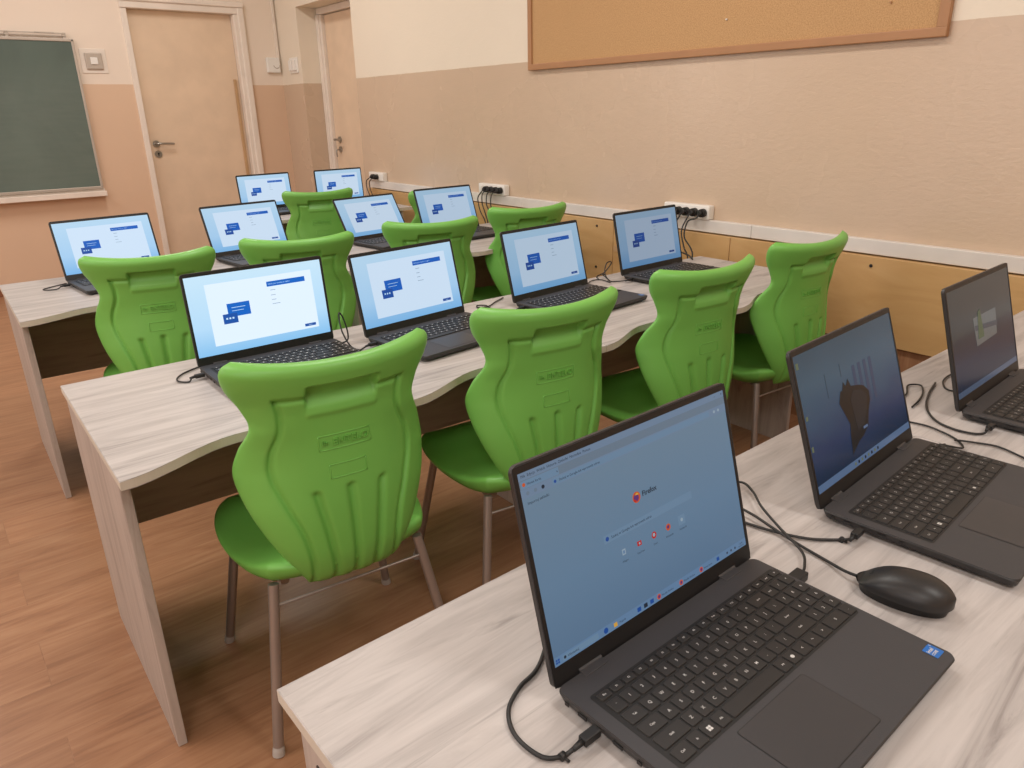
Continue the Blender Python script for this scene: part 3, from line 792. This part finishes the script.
    T('12:04', 0.0036, 0.965, 0.030, 3); T('14.10.24', 0.0034, 0.965, 0.014, 3)
    return ms
def dark_builder(kind):
    def f(bm, x0, x1, z0, z1):
        W, H = x1-x0, z1-z0; X = lambda u: x0+u*W; Z = lambda v: z0+v*H; y = -0.0002
        def q(a, b, c, d, mi, k): uvquad(bm, X(a), X(b), Z(c), Z(d), y-0.0002*k, mi)
        def poly(pts, mi, k): bm.faces.new([bm.verts.new((X(a), y-0.0002*k, Z(b))) for a, b in pts]).material_index = mi
        if kind == 'bloom':
            ms = [emis_grad('wallpaper_blue', [(0.0, rgb(10, 34, 58)), (0.28, rgb(14, 46, 84)), (0.5, rgb(46, 74, 100)), (0.75, rgb(62, 88, 106)), (1.0, rgb(56, 78, 92))], 1, 0.75, 0.2, noise_amt=0.25),
                  emis('screen_shape', rgb(12, 13, 16), 0.8, 0.2), emis('taskbar_blue', rgb(84, 106, 138), 0.8, 0.2), emis('screen_green', rgb(110, 120, 90), 0.6), emis('screen_bars', rgb(48, 62, 88), 0.8, 0.2),
                  emis('screen_mid', rgb(26, 28, 33), 0.8, 0.2)]
            q(0, 1, 0, 1, 0, 0)
            for u in (0.50, 0.56, 0.62, 0.68): q(u, u+0.03, 0.40, 0.74, 4, 1)
            # dark jagged shape with a slightly lighter inner patch
            poly([(0.32, 0.52), (0.35, 0.60), (0.37, 0.60), (0.39, 0.66), (0.41, 0.62), (0.44, 0.665), (0.46, 0.60), (0.54, 0.575), (0.585, 0.55), (0.63, 0.49), (0.625, 0.42),
                  (0.585, 0.33), (0.56, 0.24), (0.50, 0.19), (0.44, 0.165), (0.36, 0.10), (0.37, 0.24), (0.385, 0.33), (0.355, 0.42)], 1, 2)
            poly([(0.43, 0.50), (0.47, 0.56), (0.55, 0.53), (0.60, 0.47), (0.57, 0.36), (0.52, 0.27), (0.45, 0.25)], 5, 3)
            q(0.505, 0.550, 0.235, 0.255, 2, 4)
            q(0.235, 0.238, 0.60, 0.78, 1, 2); q(0.385, 0.388, 0.70, 0.80, 1, 2)
            q(0.012, 0.034, 0.90, 0.945, 3, 1); q(0.012, 0.03, 0.53, 0.56, 3, 1); q(0.012, 0.028, 0.30, 0.34, 3, 1)
            q(0, 1, 0, 0.055, 2, 1)
            for k in range(8): q(0.36+k*0.035, 0.375+k*0.035, 0.016, 0.038, 1 if k % 2 else 3, 2)
        else:
            ms = [emis_grad('screen_reflection_grey', [(0.0, rgb(24, 38, 60)), (0.30, rgb(26, 42, 68)), (0.52, rgb(30, 42, 58)), (0.56, rgb(50, 60, 66)), (1.0, rgb(62, 68, 70))], 1, 0.6, 0.2, noise_amt=0.05),  # reflections seen in the glass are put into this dim screen's colours
                  emis('screen_shape', rgb(34, 37, 42), 0.8, 0.2), emis('taskbar_blue', rgb(70, 84, 106), 0.8, 0.2), emis('screen_green', rgb(92, 104, 78), 0.6), emis('screen_reflection_pale', rgb(92, 97, 98), 0.8, 0.2), emis('screen_mid', rgb(54, 62, 74), 0.8, 0.2)]
            q(0, 1, 0, 1, 0, 0)
            poly([(0.36, 0.38), (0.70, 0.40), (0.72, 0.66), (0.34, 0.66)], 4, 1)
            poly([(0.36, 0.53), (0.72, 0.48), (0.72, 0.53), (0.36, 0.58)], 5, 2)
            poly([(0.39, 0.44), (0.42, 0.70), (0.46, 0.72), (0.49, 0.44)], 3, 3)
            q(0, 1, 0, 0.055, 2, 1)
        return ms
    return f
def laptop(k, x, y, yaw, ang, H, builder, label, group, full=False):
    t = empty('laptop', (x, y, ZD), yaw, label, 'laptop', group)
    b = base_common(t, not full)
    (full_keys if full else keys_one)(b)
    lid_parts(t, H, ang, builder)
    if full: t.scale = (1.018, 1, 1)
    return t
HN, HM = 0.2462, 0.2268
GA = 'open laptops on the nearest desk row'; GB = 'open laptops on the middle desk row'; GC = 'open laptops on the second desk row from the front'; GD = 'open laptops on the farthest desk'
laptop('n1', 0.4092, 0.4501, 0.0224, 1.8411, HN, browser_builder, 'large open charcoal laptop in the foreground showing a browser start page', GA, True)
laptop('n2', 0.9590, 0.4640, 0.0711, 1.8958, HN, dark_builder('bloom'), 'open charcoal laptop behind the mouse, dark blue wallpaper with a black jagged shape', GA, True)
laptop('n3', 1.5120, 0.4860, 0.0437, 1.8533, HN, dark_builder('grey'), 'open charcoal laptop at the right edge of the photo with a dim grey screen', GA, True)
c0 = (0.98, 1.0, 1.0); c1 = (0.86, 0.93, 1.0); c2 = (0.80, 0.90, 1.0); c3 = (0.74, 0.84, 0.98)  # viewing-angle falloff of the panels put into each screen's tint and strength
laptop('m1', 0.4568, 1.7905, -0.0029, 1.6936, HM, setup_builder(1.08, c0), 'brightest open laptop, leftmost on the middle desk row behind the nearest green chair', GB)
laptop('m2', 0.8841, 1.7371, 0.1024, 1.8064, HM, setup_builder(0.92, c1), 'open laptop with setup screen, second from the left on the middle desk row', GB)
laptop('m3', 1.4208, 1.7591, 0.0839, 1.8313, HM, setup_builder(0.66, c2), 'open laptop with setup screen, third from the left on the middle desk row', GB)
laptop('m4', 1.9654, 1.8045, 0.0306, 1.8041, HM, setup_builder(0.46, c3), 'dim open laptop with setup screen beside the nearest socket strip', GB)
laptop('f1', 0.3978, 3.1715, 0.0860, 1.8814, HM, setup_builder(0.98, c1), 'leftmost open laptop, on the desk at the left edge of the photo', GC)
laptop('f2', 0.9750, 3.2530, 0.1057, 1.9591, HM, setup_builder(0.92, c1), 'open laptop with setup screen in the second row, in front of the cream door', GC)
laptop('f3', 1.5960, 3.2084, 0.1277, 2.1303, HM, setup_builder(0.80, c1), 'open laptop with setup screen tilted far back, third in the second row', GC)
laptop('f4', 1.9760, 3.1529, 0.0492, 1.9079, HM, setup_builder(0.70, c2), 'open laptop with setup screen beside the middle socket strip', GC)
laptop('g1', 1.6474, 4.7802, 0.0620, 1.6941, 0.2240, setup_builder(0.92, c1), 'left of the two small-looking laptops on the farthest desk', GD)
laptop('g2', 2.1679, 4.7801, 0.0414, 1.6553, 0.2240, setup_builder(0.86, c1), 'right of the two laptops on the farthest desk, below the recessed door', GD)

# ------------------------------------------------------------------ chairs
def lerp_tab(tab, z):
    # smooth curve through the table's points (Catmull-Rom tangents)
    n = len(tab)
    if z <= tab[0][0]: return tab[0][1]
    if z >= tab[-1][0]: return tab[-1][1]
    def sl(i):
        a, b = tab[max(i-1, 0)], tab[min(i+1, n-1)]
        return (b[1]-a[1])/(b[0]-a[0])
    for i in range(n-1):
        if z <= tab[i+1][0]:
            h = tab[i+1][0]-tab[i][0]; t = (z-tab[i][0])/h
            return ((2*t**3-3*t*t+1)*tab[i][1]+(t**3-2*t*t+t)*h*sl(i)+(-2*t**3+3*t*t)*tab[i+1][1]+(t**3-t*t)*h*sl(i+1))
HWT = [(0.345, 0.092), (0.395, 0.119), (0.445, 0.147), (0.50, 0.172), (0.55, 0.188), (0.60, 0.195), (0.65, 0.183), (0.703, 0.162), (0.74, 0.173), (0.775, 0.193), (0.803, 0.200), (0.820, 0.194), (0.829, 0.177)]
YCT = [(0.345, 0.024), (0.385, 0.004), (0.43, -0.006), (0.52, -0.004), (0.62, 0.010), (0.70, 0.006), (0.77, -0.008), (0.829, -0.026)]
WRT = [(0.345, 0.012), (0.41, 0.030), (0.50, 0.055), (0.60, 0.073), (0.65, 0.056), (0.70, 0.032), (0.77, 0.048), (0.829, 0.050)]
WOT = [(0.37, 0.086), (0.43, 0.090), (0.48, 0.100), (0.54, 0.121), (0.60, 0.138), (0.645, 0.134), (0.69, 0.117), (0.73, 0.115), (0.765, 0.123)]
ZB0, ZB1 = 0.345, 0.829
def ss(a, b, x):
    t = max(0.0, min(1.0, (x-a)/(b-a))); return t*t*(3-2*t)
def back_mid(u, z):
    hw = lerp_tab(HWT, z); x = u*hw
    y = lerp_tab(YCT, z)+lerp_tab(WRT, z)*abs(u)**2.3
    # top edge: the ears rise a little at the sides
    zz = z+0.012*ss(0.72, 0.83, z)*(abs(u)**2-0.4)
    return x, y, zz
def rear_relief(x, z):
    d = 0.0
    ax = abs(x)
    hx = ss(0.071, 0.064, ax)
    # panel outlined by a groove, lower than the border
    wo = lerp_tab(WOT, z)
    top = 0.755
    inside = ss(0.004, -0.004, ax-wo)*ss(0.005, -0.005, z-top)
    d -= 0.0030*inside
    g = math.exp(-((ax-wo)/0.0055)**2)*ss(top+0.006, top-0.004, z)
    d -= 0.0075*g
    if ax < wo+0.004: d -= 0.0070*(1-hx)*math.exp(-((z-top)/0.0055)**2)
    # handle recess
    if z > 0.721:
        depth = 0.024*ss(0.721, 0.763, z)*ss(0.784, 0.776, z)
        d = d*(1-hx*ss(0.721, 0.733, z)) - depth*hx
    d += 0.003*hx*math.exp(-((z-0.720)/0.006)**2)
    # three flutes fanning out upward and side flutes at the bottom
    for top_x, bot_x, zt in ((-0.068, -0.042, 0.562), (0.0, 0.0, 0.566), (0.068, 0.042, 0.562)):
        t = (zt-z)/(zt-0.38); cx = top_x+(bot_x-top_x)*max(0, min(1, t))**0.8
        fade = ss(zt+0.003, zt-0.010, z)
        d -= 0.0105*fade*math.exp(-((x-cx)/0.0072)**2)
    return d
def build_backrest():
    bm = bmesh.new(); NU, NZ = 128, 150
    us = [-cos(pi*i/NU) for i in range(NU+1)]
    us = [0.55*u+0.45*(-1+2*i/NU) for i, u in enumerate(us)]
    zs = [ZB0+(ZB1-ZB0)*(0.5-0.5*cos(pi*j/NZ))*0.4+(ZB1-ZB0)*0.6*j/NZ for j in range(NZ+1)]
    R, Fv = [], []
    for j, z in enumerate(zs):
        rr, ff = [], []
        s = (z-ZB0)/(ZB1-ZB0)
        for i, u in enumerate(us):
            x, y, zz = back_mid(u, z)
            th = 0.0165+0.0075*ss(0.72, 0.80, z)+0.004*math.exp(-((z-0.61)/0.05)**2)
            eu = max(0.0, 1-abs(u)**7)**0.5
            ez = (max(0.0, 1-(1-min(1, (1-s)/0.055))**2))**0.5*(max(0.0, 1-(1-min(1, s/0.05))**2))**0.5
            e = th*eu*ez
            rel_ = rear_relief(x, z)*min(1, eu*1.3)*min(1, ez*1.2)
            rr.append(bm.verts.new((x, y-e-rel_ if True else 0, zz)))
            edge = i in (0, NU) or j in (0, NZ)
            ff.append(rr[-1] if edge else bm.verts.new((x, y+e, zz)))
        R.append(rr); Fv.append(ff)
    for j in range(NZ):
        for i in range(NU):
            bm.faces.new((R[j][i], R[j][i+1], R[j+1][i+1], R[j+1][i]))
            q = [Fv[j][i], Fv[j+1][i], Fv[j+1][i+1], Fv[j][i+1]]
            q2 = []
            for v_ in q:
                if v_ not in q2: q2.append(v_)
            if len(q2) >= 3:
                try: bm.faces.new(q2)
                except ValueError: pass
    return bm
def rear_y(x, z):
    hw = lerp_tab(HWT, z); u = x/hw; _, y, _ = back_mid(u, z)
    th = 0.0165+0.0075*ss(0.72, 0.80, z)+0.004*math.exp(-((z-0.61)/0.05)**2)
    return y-th-rear_relief(x, z)
YO = -0.205     # back's place behind the chair's middle
def build_seat():
    bm = bmesh.new(); NU, NV = 56, 56
    Y0, Y1 = -0.209, 0.262
    T, B = [], []
    us = [-cos(pi*i/NU) for i in range(NU+1)]
    for j, vv in enumerate(us):
        tr, br = [], []
        for i, uu in enumerate(us):
            # squircle mapping of the square to the seat outline
            x = uu*math.sqrt(max(0, 1-0.42*vv*vv)); yv = vv*math.sqrt(max(0, 1-0.36*uu*uu))
            r = max(abs(uu), abs(vv))
            yy = (yv+1)/2
            hw = 0.219-0.010*ss(0.75, 1.0, yy)
            X = x*hw; Y = Y0+(Y1-Y0)*yy
            c = 0.377-0.012*math.exp(-((yy-0.35)/0.28)**2)-0.020*ss(0.80, 1.05, yy)
            rim = 0.026*abs(x)**3.2*(1-0.45*yy)+0.022*ss(0.25, 0.0, yy)
            z = c+rim
            th = 0.025+0.010*ss(0.5, 0.0, yy)
            e = th*max(0, 1-r**5)**0.5
            tv = bm.verts.new((X, Y, z+e*0.75)); tr.append(tv)
            edge = i in (0, NU) or j in (0, NV)
            br.append(tv if edge else bm.verts.new((X, Y, z-e*1.1)))
        T.append(tr); B.append(br)
    for j in range(NV):
        for i in range(NU):
            bm.faces.new((T[j][i], T[j][i+1], T[j+1][i+1], T[j+1][i]))
            q2 = []
            for v_ in (B[j][i], B[j+1][i], B[j+1][i+1], B[j][i+1]):
                if v_ not in q2: q2.append(v_)
            if len(q2) >= 3:
                try: bm.faces.new(q2)
                except ValueError: pass
    return bm
chair_protos = []
def make_chair():
    t = empty('school_chair', (0, 0, 0))
    bk = obj('backrest', build_backrest(), M['chair'], t, True); bk.location = (0, YO, 0)
    # raised maker's plate and empty plate on the rear face
    bm = bmesh.new()
    def frame_(x0, x1, z0, z1):
        P = [(x0, z0), (x1, z0), (x1, z1), (x0, z1), (x0, z0)]
        for (a, b), (c, d) in zip(P, P[1:]):
            n = 6; pts = [(a+(c-a)*k/n, b+(d-b)*k/n) for k in range(n+1)]
            tube(bm, [(px, rear_y(px, pz)-0.0002, pz) for px, pz in pts], 0.0013, 6, smooth_path=False)
    frame_(-0.051, 0.051, 0.641, 0.670); frame_(-0.036, 0.036, 0.583, 0.610)
    vs, fs = text_geo('ENTELO', 0.0200, 0.0003); top_ = {}
    def emb(s, size, cx, cz):
        vs, fs = text_geo(s, size, 0.0)
        A = [bm.verts.new((cx-v[0]*-1, rear_y(cx+v[0], cz+v[1])-0.0032, cz+v[1])) for v in vs]
        Bv = [bm.verts.new((cx+v[0], rear_y(cx+v[0], cz+v[1])+0.001, cz+v[1])) for v in vs]
        edges = {}
        for f in fs:
            try: bm.faces.new([A[i] for i in f])
            except ValueError: continue
            for a, b in zip(f, f[1:]+f[:1]):
                k = (min(a, b), max(a, b)); edges[k] = edges.get(k, 0)+1
        for (a, b), n in edges.items():
            if n == 1: bm.faces.new((A[a], A[b], Bv[b], Bv[a]))
    emb('ENTELO', 0.0195, 0.011, 0.6552); emb('lin', 0.0135, -0.039, 0.6552)
    bmesh.ops.recalc_face_normals(bm, faces=bm.faces)
    obj('maker_plate', bm, M['chair'], bk)
    obj('seat', build_seat(), M['chair'], t, True)
    legs = (((-0.158, -0.150, 0.357), (-0.212, -0.215, 0.0)), ((0.158, -0.150, 0.357), (0.212, -0.215, 0.0)),
            ((-0.165, 0.135, 0.345), (-0.212, 0.205, 0.0)), ((0.165, 0.135, 0.345), (0.212, 0.205, 0.0)))
    for p, q in legs:
        P, Q = Vector(p), Vector(q); d = (Q-P).normalized()
        bm = bmesh.new(); cyl(bm, P, Q-d*0.012, 0.0108, n=18)
        l = obj('leg', bm, M['metal'], t, True, 50)
        bm = bmesh.new(); cyl(bm, Q-d*0.020, Q-d*0.012, 0.0112, 0.0124, n=18)
        cyl(bm, (Q-d*0.012), Vector((Q.x-d.x*0.001, Q.y-d.y*0.001, 0.0005)), 0.0124, 0.0126, n=18)
        g = obj('glide', bm, M['glide'], l, True, 50)
    bm = bmesh.new()
    for sy in (-0.11, 0.12): cyl(bm, (-0.150, sy, 0.345), (0.150, sy, 0.345), 0.006, n=12)
    for sx in (-0.13, 0.13): cyl(bm, (sx, -0.13, 0.342), (sx, 0.135, 0.342), 0.009, n=12)
    obj('underframe', bm, M['metal'], t, True, 50)
    bm = bmesh.new(); cyl(bm, (-0.166, -0.160, 0.312), (0.166, -0.160, 0.312), 0.0032, n=10)
    obj('crossbar', bm, M['metal'], t, True, 50)
    return t
ch = make_chair()
CH = [(0.563, 1.396, -6, 'nearest green plastic chair, its whole back facing the camera', 'c'),
      (1.108, 1.395, -8, 'green chair second from the left at the middle desk row', 'c'),
      (1.680, 1.402, -5, 'green chair third from the left at the middle desk row', 'c'),
      (2.248, 1.426, -4, 'green chair at the middle desk row beside the plywood wall', 'c'),
      (0.603, 2.720, -14, 'leftmost green chair, at the desk on the left edge of the photo', 'f'),
      (1.103, 2.686, -18, 'green chair between the two left laptops of the second row', 'f'),
      (1.668, 2.689, -18, 'green chair third from the left at the second desk row', 'f'),
      (2.217, 2.760, -13, 'green chair at the second desk row before the middle socket strip', 'f'),
      (1.872, 4.190, -15, 'green chair at the left place of the farthest desk', 'g'),
      (2.325, 3.690, -2, 'green chair almost hidden behind the laptop beside the middle socket strip', 'g')]
for i, (x, y, a, lb, g) in enumerate(CH):
    c = ch if i == 0 else copy_tree(ch)
    c.location = (x, y, 0); c.rotation_euler = (0, 0, radians(a))
    tag(c, lb, 'chair', {'c': 'green chairs at the middle desk row', 'f': 'green chairs at the second desk row', 'g': 'green chairs at the farthest desk'}[g])

# ------------------------------------------------------------------ mouse
t = empty('computer_mouse', (0.858, 0.296, ZD), radians(13), 'black wired mouse lying right of the foreground laptop', 'mouse')
t.scale = (1.06, 1.0, 1.12)
def mouse_shell(z_lo, z_hi, grow):
    bm = bmesh.new(); NL, NA = 28, 24; rings = []
    for i in range(NL+1):
        s = -1+2*i/NL; y = 0.056*math.sin(s*pi/2)
        w = 0.0305*max(0.0, 1-abs(math.sin(s*pi/2))**2.6)**0.5*(1-0.08*math.sin(s*pi/2))*grow
        h = 0.036*max(0.0, 1-abs(math.sin(s*pi/2)+0.12)**2.4*0.82)**0.6*(1-0.10*math.sin(s*pi/2))
        ring = []
        for k in range(NA+1):
            a = pi*k/NA; zz = max(0.001, z_lo+(h-z_lo)*sin(a)**0.8) if h > z_lo else z_lo
            ring.append(bm.verts.new((w*cos(a), y, min(zz, z_hi))))
        rings.append(ring)
    for A, B in zip(rings, rings[1:]):
        for k in range(NA): bm.faces.new((A[k], A[k+1], B[k+1], B[k]))
        bm.faces.new((A[0], B[0], B[NA], A[NA]))
    bm.faces.new(rings[0]); bm.faces.new(rings[-1][::-1])
    bmesh.ops.remove_doubles(bm, verts=bm.verts, dist=0.00005)
    return bm
obj('body', mouse_shell(0.012, 0.05, 1.0), M['mouse'], t, True, 60)
bm = bmesh.new()
ol = [(0.0290*cos(a)*(abs(cos(a))**-0.15 if abs(cos(a)) > .05 else 1), 0.0545*sin(a)) for a in [2*pi*i/40 for i in range(40)]]
A = [bm.verts.new((x*0.86, y*0.92, 0.0006)) for x, y in ol]; B = [bm.verts.new((x*0.985, y*0.99, 0.0125)) for x, y in ol]
for i in range(40): bm.faces.new((A[i], A[(i+1) % 40], B[(i+1) % 40], B[i]))
bm.faces.new(A[::-1]); bm.faces.new(B)
obj('underside', bm, M['mouse2'], t, True, 60)
bm = bmesh.new(); cyl(bm, (-0.0035, 0.034, 0.0155), (0.0035, 0.034, 0.0155), 0.0085, n=24)
obj('scroll_wheel', bm, M['black'], t, True, 40)
def world_to(t, pts):
    a = t.rotation_euler.z; o = []
    for p in pts:
        d = Vector(p)-Vector(t.location); o.append(((d.x*cos(a)+d.y*sin(a))/t.scale.x, (-d.x*sin(a)+d.y*cos(a))/t.scale.y, d.z/t.scale.z))
    return o
SZ = ZD+0.0035
bm = bmesh.new()
tube(bm, world_to(t, [(0.846, 0.348, ZD+0.012), (0.851, 0.370, SZ+0.004), (0.861, 0.40, SZ), (0.866, 0.44, SZ+0.001), (0.872, 0.485, SZ+0.004), (0.880, 0.525, SZ+0.006), (0.885, 0.565, SZ+0.006), (0.90, 0.60, SZ),
               (0.93, 0.625, SZ), (0.955, 0.60, SZ+0.006), (0.935, 0.565, SZ+0.010), (0.905, 0.53, SZ+0.010), (0.880, 0.485, SZ+0.006), (0.850, 0.43, SZ+0.004), (0.820, 0.408, SZ+0.006), (0.803, 0.401, ZD+0.009), (0.797, 0.4005, ZD+0.010)]), 0.0019, 8)
obj('mouse_cable', bm, M['black'], t)
bm = bmesh.new()
pl = world_to(t, [(0.771, 0.398, ZD+0.0105), (0.799, 0.399, ZD+0.0105)])
mid = (Vector(pl[0])+Vector(pl[1]))/2
box(bm, -0.014, 0.014, -0.0085, 0.0085, -0.0055, 0.0055, bev=0.0015, mat=Matrix.Translation(mid) @ Matrix.Rotation(radians(-11), 4, 'Z'))
obj('usb_plug', bm, M['black'], t)

# ------------------------------------------------------------------ laptop power leads
def lead(x, y, yaw, pts, label, plug_at, side=-1, knot=None, r=0.0021):
    # straight connector in the laptop's side plus its cable
    lx, ly = plug_at
    p = Vector((x+cos(yaw)*lx-sin(yaw)*ly, y+sin(yaw)*lx+cos(yaw)*ly, ZD+0.0105))
    t = empty('power_cable', p, yaw, label, 'cable', 'black laptop cables on the desks')
    bm = bmesh.new(); s = side
    box(bm, min(0, s*0.022), max(0, s*0.022), -0.0055, 0.0055, -0.0045, 0.0045, bev=0.0014)
    cyl(bm, (s*0.021, 0, 0), (s*0.034, 0, -0.0015), 0.0038, 0.0027, n=10)
    obj('connector', bm, M['black'], t)
    bm = bmesh.new()
    P = world_to(t, pts)
    tube(bm, [(s*0.030, 0, -0.001)]+P, r, 8)
    if knot is not None:
        q = Vector(P[knot]); cyl(bm, q-Vector((0.003, 0, 0)), q+Vector((0.003, 0, 0.0)), 0.0042, n=10); cyl(bm, q, q+Vector((0.002, -0.008, -0.002)), 0.0015, n=6)
    obj('cord', bm, M['black'], t)
    return t
z = SZ
lead(0.4092, 0.4501, 0.0224, [(0.366, 0.392, z), (0.350, 0.405, z), (0.347, 0.440, z), (0.362, 0.470, z), (0.392, 0.488, z), (0.43, 0.50, z), (0.50, 0.55, z), (0.60, 0.60, z)],
     'power cable looping at the left side of the foreground laptop', (-0.001, -0.062), -1, 0, 0.0024)
lead(0.9543, 0.4640, 0.0711, [(0.925, 0.412, z), (0.893, 0.443, z), (0.872, 0.482, z+0.001), (0.862, 0.525, z), (0.85, 0.60, z), (0.80, 0.63, z)],
     'power cable plugged into the left side of the laptop behind the mouse', (-0.001, -0.062), -1, 0, 0.0022)
lead(1.5017, 0.4860, 0.0437, [(1.468, 0.425, z), (1.452, 0.438, z), (1.447, 0.470, z), (1.465, 0.51, z), (1.52, 0.55, z), (1.60, 0.58, z), (1.68, 0.60, z)],
     'power cable curling at the left side of the dim grey laptop', (-0.001, -0.062), -1, None, 0.0022)
lead(0.9543, 0.4640, 0.0711, [(1.372, 0.425, z), (1.40, 0.445, z), (1.418, 0.480, z), (1.424, 0.52, z), (1.40, 0.58, z), (1.35, 0.60, z)],
     'thin cable from the right side of the laptop behind the mouse', (LW+0.001, -0.045), 1, None, 0.0019)
def loose(pts, label, r=0.0019):
    bm = bmesh.new(); tube(bm, pts, r, 8)
    tag(obj('loose_cable', bm, M['black']), label, 'cable', 'loose black cable pieces on the desks')
loose([(1.390, 0.446, z+0.003), (1.412, 0.420, z), (1.424, 0.385, z), (1.408, 0.340, z), (1.39, 0.30, z), (1.42, 0.25, z)], 'thin cable crossing the desk between the two right laptops')
loose([(1.46, 0.60, z), (1.56, 0.610, z), (1.62, 0.632, z), (1.635, 0.612, z+0.002), (1.60, 0.592, z), (1.55, 0.578, z), (1.50, 0.57, z)], 'small cable loop beside the lid edge of the laptop behind the mouse')
loose([(1.79, 0.60, z), (1.74, 0.60, z), (1.70, 0.592, z), (1.665, 0.574, z), (1.655, 0.556, z), (1.675, 0.545, z)], 'small cable loop left of the dim grey laptop lid')
lead(0.4568, 1.7905, -0.0029, [(0.418, 1.738, z), (0.402, 1.752, z), (0.400, 1.775, z), (0.415, 1.80, z), (0.44, 1.82, z), (0.50, 1.85, z)],
     'cable looping at the left side of the brightest laptop', (-0.001, -0.045), -1)
lead(0.8841, 1.7371, 0.1024, [(0.850, 1.695, z), (0.835, 1.690, z), (0.822, 1.712, z+0.01), (0.818, 1.745, z+0.045), (0.824, 1.765, z+0.085), (0.834, 1.766, z+0.075), (0.842, 1.760, z+0.03), (0.838, 1.770, z+0.004), (0.80, 1.80, z), (0.76, 1.83, z)],
     'cable standing up in a loop between the two left laptops of the middle row', (-0.001, -0.045), -1)
lead(1.4208, 1.7591, 0.0839, [(1.385, 1.725, z), (1.355, 1.745, z), (1.352, 1.79, z), (1.365, 1.835, z), (1.345, 1.855, z), (1.33, 1.83, z), (1.36, 1.82, z), (1.42, 1.855, z), (1.47, 1.88, z)],
     'cable with a small loop left of the third laptop of the middle row', (-0.001, -0.045), -1)
lead(1.9654, 1.8045, 0.0306, [(1.925, 1.79, z), (1.91, 1.815, z), (1.93, 1.86, z+0.02), (1.955, 1.875, z+0.05), (1.99, 1.885, z+0.045), (1.97, 1.90, z+0.01), (1.93, 1.90, z), (1.90, 1.86, z)],
     'tangled cable left of the dim laptop at the middle row end', (-0.001, -0.045), -1)
loose([(1.80, 1.82, z), (1.86, 1.86, z), (1.90, 1.85, z), (1.895, 1.80, z), (1.92, 1.83, z), (1.94, 1.885, z+0.01), (1.97, 1.895, z)], 'thin cable running between the two right laptops of the middle row')
lead(0.3978, 3.1715, 0.0860, [(0.355, 3.11, z), (0.325, 3.115, z), (0.315, 3.14, z), (0.345, 3.165, z), (0.40, 3.20, z)],
     'short cable loop at the left side of the leftmost laptop', (-0.001, -0.05), -1)
